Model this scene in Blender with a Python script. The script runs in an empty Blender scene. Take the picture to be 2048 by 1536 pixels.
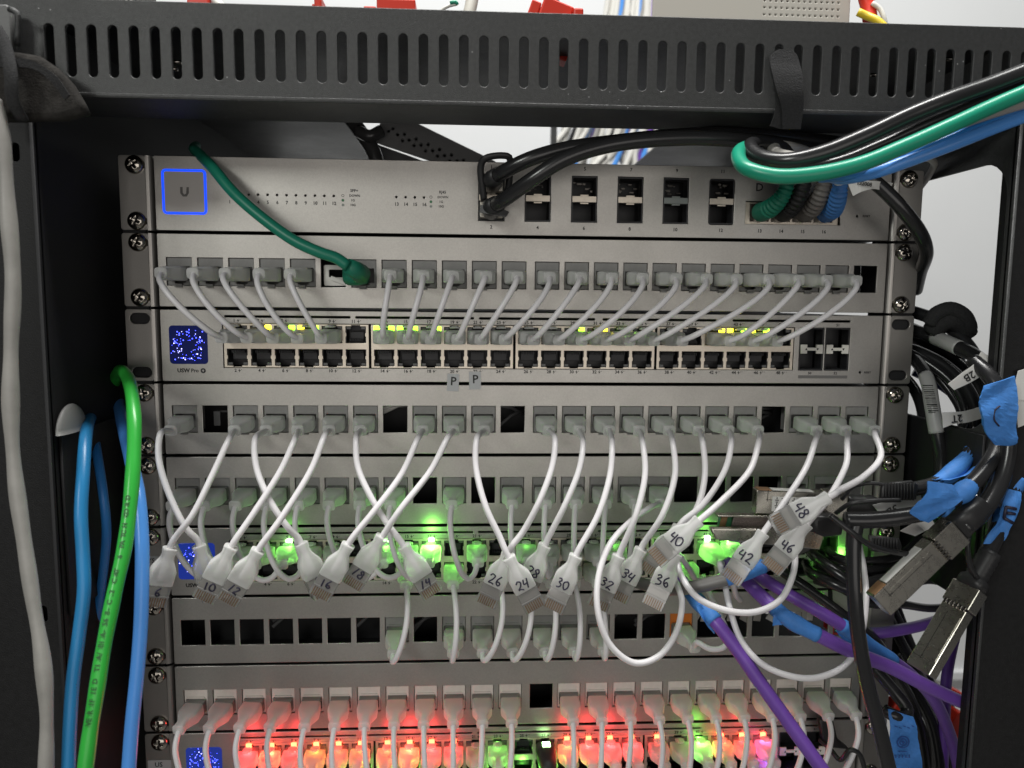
import bpy, bmesh, math, random
import numpy as np
from mathutils import Vector, Matrix

random.seed(7)
R_ = math.radians
SC = bpy.context.scene
COL = SC.collection

# ------------------------------------------------------------------ camera
# rack coordinates used everywhere below: (x right, z up, d towards the viewer) in millimetres, origin in the
# middle of the top edge of the uppermost faceplate
CAMP = np.array([-36.0, -83.3, 457.5])
FPX = 1500.0
def _rot(rx, ry, rz):
    c, s = math.cos, math.sin
    Rx = np.array([[1, 0, 0], [0, c(rx), -s(rx)], [0, s(rx), c(rx)]])
    Ry = np.array([[c(ry), 0, s(ry)], [0, 1, 0], [-s(ry), 0, c(ry)]])
    Rz = np.array([[c(rz), -s(rz), 0], [s(rz), c(rz), 0], [0, 0, 1]])
    return Rz @ Ry @ Rx
CAMR = _rot(R_(-6.283), R_(-3.057), R_(0.54))
def at(px, py, d=0.0):
    """photo pixel (2048 wide) at a depth d in front of the faceplates -> rack coordinates"""
    q = CAMR @ np.array([(px - 1024) / FPX, -(py - 768) / FPX, -1.0])
    t = (d - CAMP[2]) / q[2]
    p = CAMP + q * t
    return (float(p[0]), float(p[1]), float(d))
def V(p):
    return Vector((p[0], -p[2], p[1])) * 0.001

cam_d = bpy.data.cameras.new('camera'); cam = bpy.data.objects.new('camera', cam_d); COL.objects.link(cam)
conv = np.array([[1, 0, 0], [0, 0, -1], [0, 1, 0]], float)
B_ = conv @ CAMR
m4 = Matrix([[*B_[0], 0], [*B_[1], 0], [*B_[2], 0], [0, 0, 0, 1]])
m4.translation = V(CAMP)
cam.matrix_world = m4
cam_d.sensor_width = 36.0; cam_d.lens = FPX / 2048 * 36.0
cam_d.clip_start = 0.01; cam_d.clip_end = 30
cam_d.dof.use_dof = True; cam_d.dof.focus_distance = 0.44; cam_d.dof.aperture_fstop = 9.0
SC.camera = cam

# ------------------------------------------------------------------ world, lamps, exposure
wd = bpy.data.worlds.new("World"); SC.world = wd; wd.use_nodes = True
bg = wd.node_tree.nodes['Background']
bg.inputs[0].default_value = (0.95, 0.97, 1.0, 1); bg.inputs[1].default_value = 0.07
SC.view_settings.view_transform = 'Standard'; SC.view_settings.look = 'None'
SC.view_settings.exposure = 0.0; SC.view_settings.gamma = 1.0
SC.view_settings.use_curve_mapping = False
SC.cycles.use_denoising = True
SC.cycles.max_bounces = 8; SC.cycles.transparent_max_bounces = 12; SC.cycles.transmission_bounces = 6
SC.cycles.caustics_refractive = False; SC.cycles.caustics_reflective = False
SC.cycles.sample_clamp_indirect = 4.0

def area(name, loc, target, sx, sy, power, color=(1, 1, 1)):
    l = bpy.data.lights.new(name, 'AREA'); l.shape = 'RECTANGLE'; l.size = sx; l.size_y = sy
    l.energy = power; l.color = color
    o = bpy.data.objects.new(name, l); COL.objects.link(o)
    o.location = loc
    o.rotation_euler = (Vector(target) - Vector(loc)).to_track_quat('-Z', 'Y').to_euler()
    return o
area('ceiling_light', (0.05, -0.19, 1.45), (0.05, -0.10, -0.25), 0.8, 0.16, 27, (1.0, 0.975, 0.95))
area('front_area_light', (0.05, -1.70, -0.16), (0, 0, -0.1), 1.5, 0.8, 6.3, (1.0, 0.955, 0.905))  # added area light standing for the bright surroundings behind the camera
area('corner_light', (-1.05, -1.50, 0.62), (-0.2, 0, 0.0), 0.40, 0.3, 11, (0.98, 1.0, 0.95))  # added upper-left light giving the bar's left end its sheen
area('ceiling_light', (0.1, -0.15, 2.1), (0.1, 1.0, 0.0), 2.4, 0.5, 46, (0.99, 1.0, 0.96))

# ------------------------------------------------------------------ materials
MATS = {}
def mat(name, base=(0.5, 0.5, 0.5), rough=0.5, metal=0.0, spec=0.5, trans=0.0, ior=1.45, emit=None, es=0.0,
        bump=0.0, bscale=600, var=0.0, vscale=40, alpha=1.0, sss=0.0, coat=0.0, smudge=0.0, dust=0.0):
    if name in MATS: return MATS[name]
    m = bpy.data.materials.new(name); m.use_nodes = True; MATS[name] = m
    nt = m.node_tree; N = nt.nodes; L = nt.links; b = N['Principled BSDF']
    b.inputs['Base Color'].default_value = (*base, 1)
    b.inputs['Roughness'].default_value = rough; b.inputs['Metallic'].default_value = metal
    b.inputs['Specular IOR Level'].default_value = spec
    b.inputs['Transmission Weight'].default_value = trans; b.inputs['IOR'].default_value = ior
    b.inputs['Alpha'].default_value = alpha; b.inputs['Coat Weight'].default_value = coat
    if sss:
        b.inputs['Subsurface Weight'].default_value = sss
        b.inputs['Subsurface Radius'].default_value = (0.003, 0.003, 0.003)
    if emit:
        b.inputs['Emission Color'].default_value = (*emit, 1); b.inputs['Emission Strength'].default_value = es
    if bump or var or smudge:
        tc = N.new('ShaderNodeTexCoord')
    if bump:
        n = N.new('ShaderNodeTexNoise'); n.inputs['Scale'].default_value = bscale; n.inputs['Detail'].default_value = 3
        bp = N.new('ShaderNodeBump'); bp.inputs['Strength'].default_value = bump; bp.inputs['Distance'].default_value = 0.0004
        L.new(tc.outputs['Object'], n.inputs['Vector']); L.new(n.outputs['Fac'], bp.inputs['Height'])
        L.new(bp.outputs['Normal'], b.inputs['Normal'])
    if var:
        n2 = N.new('ShaderNodeTexNoise'); n2.inputs['Scale'].default_value = vscale; n2.inputs['Detail'].default_value = 6
        n2.inputs['Roughness'].default_value = 0.65
        mp = N.new('ShaderNodeMapRange'); mp.inputs['From Min'].default_value = 0.3; mp.inputs['From Max'].default_value = 0.7
        mp.inputs['To Min'].default_value = 1 - var; mp.inputs['To Max'].default_value = 1 + var
        mx = N.new('ShaderNodeVectorMath'); mx.operation = 'SCALE'; mx.inputs[0].default_value = base
        L.new(tc.outputs['Object'], n2.inputs['Vector']); L.new(n2.outputs['Fac'], mp.inputs['Value'])
        L.new(mp.outputs['Result'], mx.inputs['Scale']); L.new(mx.outputs['Vector'], b.inputs['Base Color'])
        mr = N.new('ShaderNodeMapRange'); mr.inputs['To Min'].default_value = max(0, rough - 0.08); mr.inputs['To Max'].default_value = min(1, rough + 0.08)
        if smudge:
            n3 = N.new('ShaderNodeTexNoise'); n3.inputs['Scale'].default_value = 14; n3.inputs['Detail'].default_value = 7; n3.inputs['Roughness'].default_value = 0.7
            m3 = N.new('ShaderNodeMapRange'); m3.inputs['From Min'].default_value = 0.35; m3.inputs['From Max'].default_value = 0.7; m3.inputs['To Min'].default_value = rough - smudge; m3.inputs['To Max'].default_value = rough + smudge
            L.new(tc.outputs['Object'], n3.inputs['Vector']); L.new(n3.outputs['Fac'], m3.inputs['Value']); L.new(m3.outputs['Result'], b.inputs['Roughness'])
        else:
            L.new(n2.outputs['Fac'], mr.inputs['Value']); L.new(mr.outputs['Result'], b.inputs['Roughness'])
        if dust:
            vo = N.new('ShaderNodeTexVoronoi'); vo.inputs['Scale'].default_value = 170; vo.inputs['Randomness'].default_value = 1
            lt = N.new('ShaderNodeMath'); lt.operation = 'LESS_THAN'; lt.inputs[1].default_value = 0.055
            n4 = N.new('ShaderNodeTexNoise'); n4.inputs['Scale'].default_value = 30; gt = N.new('ShaderNodeMath'); gt.operation = 'GREATER_THAN'; gt.inputs[1].default_value = 0.52
            mu = N.new('ShaderNodeMath'); mu.operation = 'MULTIPLY'; mc = N.new('ShaderNodeMix'); mc.data_type = 'RGBA'; mc.inputs['B'].default_value = (dust, dust, dust, 1)
            L.new(tc.outputs['Object'], vo.inputs['Vector']); L.new(tc.outputs['Object'], n4.inputs['Vector'])
            L.new(vo.outputs['Distance'], lt.inputs[0]); L.new(n4.outputs['Fac'], gt.inputs[0]); L.new(lt.outputs[0], mu.inputs[0]); L.new(gt.outputs[0], mu.inputs[1])
            L.new(mu.outputs[0], mc.inputs['Factor']); L.new(mx.outputs['Vector'], mc.inputs['A']); L.new(mc.outputs['Result'], b.inputs['Base Color'])
    return m

def frosted(name, base=(0.90, 0.90, 0.885), thru=0.44, tl=0.36):
    """frosted translucent plastic: surface sheen + light passing through + some see-through"""
    m = bpy.data.materials.new(name); m.use_nodes = True; MATS[name] = m
    nt = m.node_tree; N = nt.nodes; L = nt.links; b = N['Principled BSDF']
    b.inputs['Base Color'].default_value = (*base, 1); b.inputs['Roughness'].default_value = 0.42
    t = N.new('ShaderNodeBsdfTranslucent'); t.inputs['Color'].default_value = (*base, 1)
    tr = N.new('ShaderNodeBsdfTransparent'); tr.inputs['Color'].default_value = (0.93, 0.94, 0.93, 1)
    m1 = N.new('ShaderNodeMixShader'); m1.inputs[0].default_value = tl
    m2 = N.new('ShaderNodeMixShader')
    lw = N.new('ShaderNodeLayerWeight'); lw.inputs['Blend'].default_value = 0.35
    mr = N.new('ShaderNodeMapRange'); mr.inputs['To Min'].default_value = thru; mr.inputs['To Max'].default_value = 0.05
    L.new(lw.outputs['Facing'], mr.inputs['Value']); L.new(mr.outputs['Result'], m2.inputs[0])
    L.new(b.outputs[0], m1.inputs[1]); L.new(t.outputs[0], m1.inputs[2])
    L.new(m1.outputs[0], m2.inputs[1]); L.new(tr.outputs[0], m2.inputs[2])
    L.new(m2.outputs[0], N['Material Output'].inputs['Surface'])
    return m

def clearp(name):
    m = bpy.data.materials.new(name); m.use_nodes = True; MATS[name] = m
    nt = m.node_tree; N = nt.nodes; L = nt.links; b = N['Principled BSDF']
    b.inputs['Base Color'].default_value = (0.93, 0.93, 0.91, 1); b.inputs['Roughness'].default_value = 0.06
    g = N.new('ShaderNodeBsdfGlossy'); g.inputs['Roughness'].default_value = 0.06
    tr = N.new('ShaderNodeBsdfTransparent'); tr.inputs['Color'].default_value = (0.97, 0.97, 0.96, 1)
    df = N.new('ShaderNodeBsdfDiffuse'); df.inputs['Color'].default_value = (0.8, 0.79, 0.77, 1)
    tl = N.new('ShaderNodeBsdfTranslucent'); tl.inputs['Color'].default_value = (0.8, 0.79, 0.77, 1)
    fr = N.new('ShaderNodeFresnel'); fr.inputs['IOR'].default_value = 2.1
    m0 = N.new('ShaderNodeMixShader'); m0.inputs[0].default_value = 0.5
    m1 = N.new('ShaderNodeMixShader'); m1.inputs[0].default_value = 0.40
    m2 = N.new('ShaderNodeMixShader')
    L.new(df.outputs[0], m0.inputs[1]); L.new(tl.outputs[0], m0.inputs[2])
    L.new(tr.outputs[0], m1.inputs[1]); L.new(m0.outputs[0], m1.inputs[2])
    L.new(fr.outputs[0], m2.inputs[0]); L.new(m1.outputs[0], m2.inputs[1]); L.new(g.outputs[0], m2.inputs[2])
    L.new(m2.outputs[0], N['Material Output'].inputs['Surface'])
    return m

PANEL = mat('silver_paint', (0.40, 0.385, 0.36), 0.40, 0.78, bump=0.12, bscale=2200, var=0.08, vscale=1300, smudge=0.05)
EAR = mat('silver_paint_darkened', (0.34, 0.325, 0.305), 0.36, 0.78, bump=0.10, bscale=2600, var=0.05, vscale=1300)  # same silver paint, darker in colour to imitate how the ears reflect
BLACK = mat('black_powder_coat', (0.030, 0.031, 0.031), 0.46, 0.0, 0.6, bump=0.6, bscale=2000, var=0.3, vscale=500, smudge=0.06, dust=0.30)
POST = mat('post_coat_darkened', (0.011, 0.011, 0.0115), 0.6, 0.0, 0.35, bump=0.5, bscale=1500, var=0.3, vscale=300)  # rack's black coat darkened in colour to imitate shade on the posts
DARK = mat('dark_inside', (0.012, 0.012, 0.013), 0.6)
HOLE = mat('black_recess', (0.006, 0.006, 0.007), 0.7)
PRINT = mat('grey_print', (0.022, 0.022, 0.022), 0.6)
LPRINT = mat('faint_print', (0.16, 0.155, 0.15), 0.6)
CHROME = mat('nickel_screw', (0.36, 0.33, 0.29), 0.13, 1.0)
CAGE = mat('cage_metal', (0.58, 0.52, 0.44), 0.38, 0.75, bump=0.1, bscale=1200, var=0.08, vscale=300)
JACK = mat('grey_jack_plastic', (0.225, 0.222, 0.215), 0.5, var=0.08, vscale=300)
JACKL = mat('light_jack_plastic', (0.66, 0.60, 0.55), 0.5, var=0.06, vscale=300)
JACKO = mat('orange_jack_plastic', (0.62, 0.17, 0.02), 0.5)
JACKR = mat('red_jack_plastic', (0.45, 0.03, 0.02), 0.5)
INSERT = mat('port_insert_plastic', (0.018, 0.018, 0.02), 0.45)
LEDOFF = mat('led_window_off', (0.10, 0.10, 0.10), 0.35)
BOOT = frosted('frosted_boot')
CORD = mat('white_cord', (0.74, 0.72, 0.735), 0.33, 0, 0.5, bump=0.06, bscale=250)
CLEAR = clearp('clear_plug_plastic')
GOLD = mat('gold_contact', (0.20, 0.115, 0.055), 0.4, 0.5)
INK = mat('black_marker_ink', (0.02, 0.018, 0.04), 0.5)
LOADBAR = mat('inner_load_bar', (0.72, 0.68, 0.62), 0.5, alpha=0.75)
BLKCORD = mat('black_cable_jacket', (0.018, 0.018, 0.019), 0.25, 0, 0.55, bump=0.10, bscale=120)
GREY_CORD = mat('grey_cable_jacket', (0.14, 0.135, 0.13), 0.38, bump=0.1, bscale=120)
OLD_GREY = mat('light_grey_cable_jacket', (0.31, 0.30, 0.28), 0.42, bump=0.35, bscale=90, var=0.12, vscale=60)
GREENT = mat('teal_green_cable_jacket', (0.012, 0.27, 0.165), 0.32, bump=0.1, bscale=120)
GREEND = mat('dark_green_cable_jacket', (0.010, 0.18, 0.115), 0.40, bump=0.1, bscale=120)
GREEN = mat('green_cable_jacket', (0.03, 0.36, 0.045), 0.30, bump=0.4, bscale=60)
BLUE = mat('blue_cable_jacket', (0.03, 0.20, 0.55), 0.30, bump=0.15, bscale=80)
BLUE2 = mat('sky_blue_cable_jacket', (0.02, 0.19, 0.42), 0.34, bump=0.15, bscale=80)
BLUEL = mat('light_blue_cable_jacket', (0.08, 0.28, 0.72), 0.30, bump=0.15, bscale=80)
NAVY = mat('navy_cable_jacket', (0.01, 0.02, 0.16), 0.35)
PURPLE = mat('purple_cable_jacket', (0.155, 0.065, 0.36), 0.38, bump=0.2, bscale=90, var=0.08, vscale=50)
WHITEC = mat('white_cable_jacket', (0.66, 0.65, 0.61), 0.4, bump=0.1, bscale=90)
TAPE = mat('blue_masking_tape', (0.05, 0.20, 0.55), 0.62, bump=0.5, bscale=350, var=0.14, vscale=160)
TAPEINK = mat('tape_marks', (0.02, 0.07, 0.27), 0.6)
LABEL = mat('white_label_stock', (0.72, 0.71, 0.68), 0.4)
CLABEL = mat('translucent_label_stock', (0.42, 0.42, 0.41), 0.35)
GREYLAB = mat('grey_label_stock', (0.42, 0.43, 0.44), 0.35, var=0.05)
STEEL = mat('module_steel', (0.40, 0.38, 0.335), 0.28, 1.0, bump=0.05, bscale=1200, var=0.03, vscale=200)
COPPER = mat('copper_tab', (0.62, 0.36, 0.20), 0.4, 0.8)
PCB = mat('green_circuit_board', (0.03, 0.15, 0.06), 0.4, var=0.2, vscale=300)
VELCRO = mat('black_hook_tape', (0.024, 0.024, 0.025), 0.9, 0, 0.35, bump=1.0, bscale=1300, var=0.5, vscale=1500)
FABRIC = mat('dusty_black_fabric', (0.030, 0.028, 0.026), 0.9, 0, 0.15, bump=1.0, bscale=1200, var=0.45, vscale=160)
RUBBER = mat('black_boot_rubber', (0.02, 0.02, 0.021), 0.42, bump=0.1, bscale=400)
RED = mat('red_plastic', (0.62, 0.035, 0.015), 0.4)
YELLOW = mat('yellow_plastic', (0.75, 0.55, 0.03), 0.4)
BEIGE = mat('off_white_plastic', (0.50, 0.48, 0.43), 0.5)
WALLM = mat('white_wall_paint', (0.68, 0.69, 0.70), 0.7, bump=0.1, bscale=60, var=0.02, vscale=3)
GREYP = mat('grey_painted_steel', (0.10, 0.10, 0.10), 0.5, bump=0.2, bscale=900)
def led(name, c, s): return mat(name, (0.02, 0.02, 0.02), 0.4, emit=c, es=s)
LG = led('green_led', (0.32, 1.0, 0.02), 9)
LY = led('yellow_led', (1.0, 0.80, 0.02), 9)
LR = led('red_led', (1.0, 0.10, 0.04), 10)
LW = led('white_green_led', (0.45, 1.0, 0.35), 14)
RING = led('blue_ring_light', (0.0, 0.055, 1.0), 1.6)
STAR = led('blue_star_pixels', (0.05, 0.07, 1.0), 7)
STAR2 = led('violet_star_pixels', (0.35, 0.35, 1.0), 5)
SCREEN = mat('dark_blue_screen', (0.004, 0.006, 0.03), 0.12, emit=(0.005, 0.01, 0.09), es=0.5)
SCREENB = mat('lit_blue_screen', (0.004, 0.006, 0.03), 0.12, emit=(0.02, 0.05, 0.42), es=0.55)

# ------------------------------------------------------------------ mesh and object helpers
WM = {}
def mesh_from(verts, faces, smooth=False, name='mesh'):
    me = bpy.data.meshes.new(name); me.from_pydata([tuple(v) for v in verts], [], faces); me.validate(); me.update()
    if smooth: me.polygons.foreach_set('use_smooth', [True] * len(me.polygons))
    return me
def put(name, me, m, parent=None, M=None):
    o = bpy.data.objects.new(name, me); COL.objects.link(o)
    if len(me.materials) == 0: me.materials.append(m)
    o.material_slots[0].link = 'OBJECT'; o.material_slots[0].material = m
    M = M.copy() if M is not None else Matrix.Identity(4)
    WM[o.name] = M
    if parent is not None:
        o.parent = parent; o.matrix_basis = WM[parent.name].inverted() @ M
    else:
        o.matrix_basis = M
    return o
def thing(name, loc, label, cat, group=None):
    o = bpy.data.objects.new(name, None); COL.objects.link(o); o.empty_display_size = 0.005
    M = Matrix.Translation(V(loc)); o.matrix_basis = M; WM[o.name] = M
    tag(o, label, cat, group); return o
def tag(o, label, cat, group=None):
    o['label'] = label; o['category'] = cat
    if group: o['group'] = group
    return o
def struct(name, me, m):
    o = put(name, me, m); o['kind'] = 'structure'; return o
def lamp(parent, p, color, power, r=0.0008, name='led_glow'):
    l = bpy.data.lights.new(name, 'POINT'); l.energy = power; l.color = color; l.shadow_soft_size = r
    o = bpy.data.objects.new(name, l); COL.objects.link(o); o.parent = parent
    o.matrix_basis = WM[parent.name].inverted() @ Matrix.Translation(V(p)); return o

def join(items, name='mesh', smooth=None):
    bm = bmesh.new()
    for me, M in items:
        n0 = len(bm.verts); bm.from_mesh(me); bm.verts.ensure_lookup_table()
        if M is not None: bmesh.ops.transform(bm, matrix=M, verts=bm.verts[n0:])
    out = bpy.data.meshes.new(name); bm.to_mesh(out); bm.free(); return out

_boxc = {}
def rbox(w, h, dp, bev=0.3, seg=2):
    """rounded box in mm, centred; x=width, z=height(up), y=depth"""
    k = (round(w, 3), round(h, 3), round(dp, 3), bev, seg)
    if k in _boxc: return _boxc[k]
    bm = bmesh.new(); bmesh.ops.create_cube(bm, size=1)
    bmesh.ops.scale(bm, vec=(w, dp, h), verts=bm.verts)
    if bev: bmesh.ops.bevel(bm, geom=bm.edges[:], offset=bev, segments=seg, affect='EDGES', profile=0.5)
    bmesh.ops.scale(bm, vec=(0.001,) * 3, verts=bm.verts)
    me = bpy.data.meshes.new('box'); bm.to_mesh(me); bm.free(); _boxc[k] = me; return me
def bxm(x, z, d, w, h, dp, bev=0.3, rz=0.0):
    """(mesh, matrix) of a box centred at rack coordinates"""
    M = Matrix.Translation(V((x, z, d)))
    if rz: M = M @ Matrix.Rotation(rz, 4, 'Y')
    return (rbox(w, h, dp, bev), M)

def curve_mesh(loops, half, bev, res=2):
    cu = bpy.data.curves.new('c', 'CURVE'); cu.dimensions = '2D'; cu.fill_mode = 'BOTH'
    cu.extrude = max(half - bev, 0.0001); cu.bevel_depth = bev; cu.bevel_resolution = res; cu.offset = -bev
    for lp in loops:
        s = cu.splines.new('POLY'); s.points.add(len(lp) - 1)
        for i, (x, y) in enumerate(lp): s.points[i].co = (x, y, 0, 1)
        s.use_cyclic_u = True
    o = bpy.data.objects.new('c', cu); me = bpy.data.meshes.new_from_object(o)
    bpy.data.objects.remove(o); bpy.data.curves.remove(cu); return me
def plate(loops, th, bev=0.15, front=0.0, res=2):
    """flat plate facing the viewer; loops in (x,z) mm, first outline then holes; front face at d=front"""
    me = curve_mesh(loops, th / 2, bev, res)
    me.materials.clear()
    n = len(me.vertices); co = np.empty(n * 3); me.vertices.foreach_get('co', co); co = co.reshape(-1, 3)
    out = np.stack([co[:, 0], -(co[:, 2] - th / 2 + front), co[:, 1]], 1) * 0.001
    me.vertices.foreach_set('co', out.ravel()); me.update(); return me
def splate(loops, th, X, bev=0.3):
    """plate in the side plane x=X; loops in (d,z)"""
    me = curve_mesh(loops, th / 2, bev); me.materials.clear()
    n = len(me.vertices); co = np.empty(n * 3); me.vertices.foreach_get('co', co); co = co.reshape(-1, 3)
    out = np.stack([co[:, 2] + X, -co[:, 0], co[:, 1]], 1) * 0.001
    me.vertices.foreach_set('co', out.ravel()); me.update(); return me
def rr(cx, cz, w, h, r=0.5, n=4):
    r = min(r, w / 2 - 1e-3, h / 2 - 1e-3); pts = []
    for qx, qz, a0 in ((1, 1, 0), (-1, 1, 90), (-1, -1, 180), (1, -1, 270)):
        for i in range(n + 1):
            a = R_(a0 + 90 * i / n)
            pts.append((cx + qx * (w / 2 - r) + r * math.cos(a), cz + qz * (h / 2 - r) + r * math.sin(a)))
    return pts
def rc(cx, cz, w, h): return [(cx - w/2, cz - h/2), (cx + w/2, cz - h/2), (cx + w/2, cz + h/2), (cx - w/2, cz + h/2)]
def circ(cx, cz, r, n=20): return [(cx + r*math.cos(2*math.pi*i/n), cz + r*math.sin(2*math.pi*i/n)) for i in range(n)]
def pxpoly(pts, d): return [at(x, y, d)[:2] for x, y in pts]
def pxplate(pts, d, th, bev=0.4, holes=()):
    return plate([pxpoly(pts, d)] + [pxpoly(h, d) for h in holes], th, bev, d)

_txt = {}
def text_me(s, size):
    if (s, size) in _txt: return _txt[(s, size)]
    cu = bpy.data.curves.new('t', 'FONT'); cu.body = s; cu.size = size; cu.align_x = 'CENTER'; cu.align_y = 'CENTER'
    cu.extrude = 0.03; cu.resolution_u = 2; cu.offset = (0.03 if size < 4 else 0.018)*size
    o = bpy.data.objects.new('t', cu); me = bpy.data.meshes.new_from_object(o)
    bpy.data.objects.remove(o); bpy.data.curves.remove(cu); me.materials.clear()
    me.transform(Matrix.Scale(0.001, 4) @ Matrix.Rotation(R_(90), 4, 'X'))
    _txt[(s, size)] = me; return me
def txt(s, size, x, z, d=0.04, rot=0.0):
    return (text_me(s, size), Matrix.Translation(V((x, z, d))) @ Matrix.Rotation(-rot, 4, 'Y'))

def catmull(P, step=1.6):
    P = [np.array(p, float) for p in P]
    P = [2 * P[0] - P[1]] + P + [2 * P[-1] - P[-2]]
    out = []
    for i in range(1, len(P) - 2):
        p0, p1, p2, p3 = P[i-1:i+3]
        t01 = max(np.linalg.norm(p1-p0), 1e-6)**0.5; t12 = max(np.linalg.norm(p2-p1), 1e-6)**0.5; t23 = max(np.linalg.norm(p3-p2), 1e-6)**0.5
        m1 = (p2 - p1) + t12 * ((p1 - p0)/t01 - (p2 - p0)/(t01 + t12))
        m2 = (p2 - p1) + t12 * ((p3 - p2)/t23 - (p3 - p1)/(t12 + t23))
        n = max(2, int(np.linalg.norm(p2 - p1) / step))
        for k in range(n):
            t = k / n
            out.append((2*t**3-3*t**2+1)*p1 + (t**3-2*t**2+t)*m1 + (-2*t**3+3*t**2)*p2 + (t**3-t**2)*m2)
    out.append(P[-2]); return out
def bez(a, ha, hb, b, n=26):
    a, ha, hb, b = [np.array(q, float) for q in (a, ha, hb, b)]
    return [(1-t)**3*a + 3*(1-t)**2*t*ha + 3*(1-t)*t*t*hb + t**3*b for t in np.linspace(0, 1, n)]
def tube(path, r, seg=14, caps=True, flat=None):
    """swept tube along rack-coordinate path; r number or function of 0..1; flat=(a,b) squashes the section"""
    P = [np.array([p[0], -p[2], p[1]]) for p in path]; n = len(P)
    T = [P[min(i+1, n-1)] - P[max(i-1, 0)] for i in range(n)]; T = [t / (np.linalg.norm(t) + 1e-9) for t in T]
    u = np.cross(T[0], [0, 1, 0.01]); u /= np.linalg.norm(u) + 1e-9
    vs = []; fs = []
    for i in range(n):
        u = u - T[i] * np.dot(u, T[i]); u /= np.linalg.norm(u) + 1e-9; w = np.cross(T[i], u)
        rad = r(i / max(n-1, 1)) if callable(r) else r
        fa, fb = flat if flat else (1, 1)
        for k in range(seg):
            a = 2 * math.pi * k / seg
            vs.append((P[i] + rad * (math.cos(a) * u * fa + math.sin(a) * w * fb)) * 0.001)
    for i in range(n - 1):
        for k in range(seg):
            a = i*seg+k; b = i*seg+(k+1) % seg; fs.append((a, b, b+seg, a+seg))
    if caps:
        fs.append(tuple(range(seg-1, -1, -1))); fs.append(tuple((n-1)*seg+k for k in range(seg)))
    return mesh_from(vs, fs, True)
def loft(secs, seg=24, caps=True):
    """secs: (z, half_w, half_h, power, dy) in mm along local z"""
    vs = []; fs = []
    for (z, a, b, p, dy) in secs:
        for k in range(seg):
            t = 2*math.pi*(k+0.5)/seg; c, s = math.cos(t), math.sin(t)
            q = (abs(c)**p + abs(s)**p) ** (-1/p)
            vs.append((a*c*q*0.001, (b*s*q+dy)*0.001, z*0.001))
    n = len(secs)
    for i in range(n-1):
        for k in range(seg):
            a = i*seg+k; b = i*seg+(k+1) % seg; fs.append((a, b, b+seg, a+seg))
    if caps:
        fs.append(tuple(range(seg-1, -1, -1))); fs.append(tuple((n-1)*seg+k for k in range(seg)))
    return mesh_from(vs, fs, True)
def frame(o, zdir, ydir):
    """matrix with local z along zdir and local y close to ydir (rack vectors)"""
    z = V(zdir).normalized(); y = V(ydir); y = (y - z*y.dot(z)).normalized(); x = y.cross(z)
    M = Matrix([[x[0], y[0], z[0], 0], [x[1], y[1], z[1], 0], [x[2], y[2], z[2], 0], [0, 0, 0, 1]])
    M.translation = V(o); return M
def ribbon(Ls, Rs, th=0.25, name='ribbon'):
    """thin strip with thickness between two rails of rack coordinates"""
    L = [np.array(V(p)) for p in Ls]; Rr = [np.array(V(p)) for p in Rs]; n = len(L); vs = []; fs = []
    for i in range(n):
        t = (L[min(i+1, n-1)] - L[max(i-1, 0)]) + (Rr[min(i+1, n-1)] - Rr[max(i-1, 0)])
        nn = np.cross(t, Rr[i] - L[i]); nn = nn / (np.linalg.norm(nn) + 1e-12) * th * 0.0005
        vs += [L[i]+nn, Rr[i]+nn, Rr[i]-nn, L[i]-nn]
    for i in range(n-1):
        for k in range(4):
            a = 4*i+k; b = 4*i+(k+1) % 4; fs.append((a, b, b+4, a+4))
    fs += [(3, 2, 1, 0), (4*n-4, 4*n-3, 4*n-2, 4*n-1)]
    me = mesh_from(vs, fs, False); return me
store = {}
def rib_px(rows, th=0.25, crumple=0.0):
    """rows: (lx,ly,rx,ry,d[,d2])"""
    rows = [tuple(r) if len(r) == 6 else (*r, r[4]) for r in rows]
    arr = catmull([np.array(r, float) for r in rows], step=8)
    L = [at(r[0], r[1], r[4]) for r in arr]; R2 = [at(r[2], r[3], r[5]) for r in arr]
    if not crumple: return ribbon(L, R2, th)
    rn = random.Random(len(arr)*7+int(rows[0][0])); nx = 9; n = len(L); vs = []; fs = []
    ph = [rn.uniform(0, 6.28) for _ in range(8)]
    for side in (0, 1):
        for i in range(n):
            for k in range(nx):
                f = k/(nx-1); p = np.array(L[i])*(1-f)+np.array(R2[i])*f
                edge = 1 if k in (0, nx-1) else 0
                w = crumple*(math.sin(i*0.5+k*0.35+ph[0])*0.8+math.sin(i*0.27-k*0.8+ph[1])*0.6+abs(math.sin(i*0.35+k*0.5+ph[2]))*0.9+rn.uniform(-.22, .22) if side == 0 else 0)
                if side == 0: wv = w; store[(i, k)] = (w, rn.uniform(-.35, .35)*edge*crumple, rn.uniform(-.35, .35)*edge*crumple)
                w, ex, ez = store[(i, k)]
                vs.append(V((p[0]+ex, p[1]+ez, p[2]+w-(th if side else 0))))
    N0 = n*nx
    for i in range(n-1):
        for k in range(nx-1):
            a = i*nx+k; fs.append((a, a+1, a+nx+1, a+nx)); fs.append((N0+a+nx, N0+a+nx+1, N0+a+1, N0+a))
    for i in range(n-1):
        for k in (0, nx-1): a = i*nx+k; fs.append((a, a+nx, N0+a+nx, N0+a))
    for i in (0, n-1):
        for k in range(nx-1): a = i*nx+k; fs.append((a, a+1, N0+a+1, N0+a))
    return mesh_from(vs, fs, False)

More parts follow.
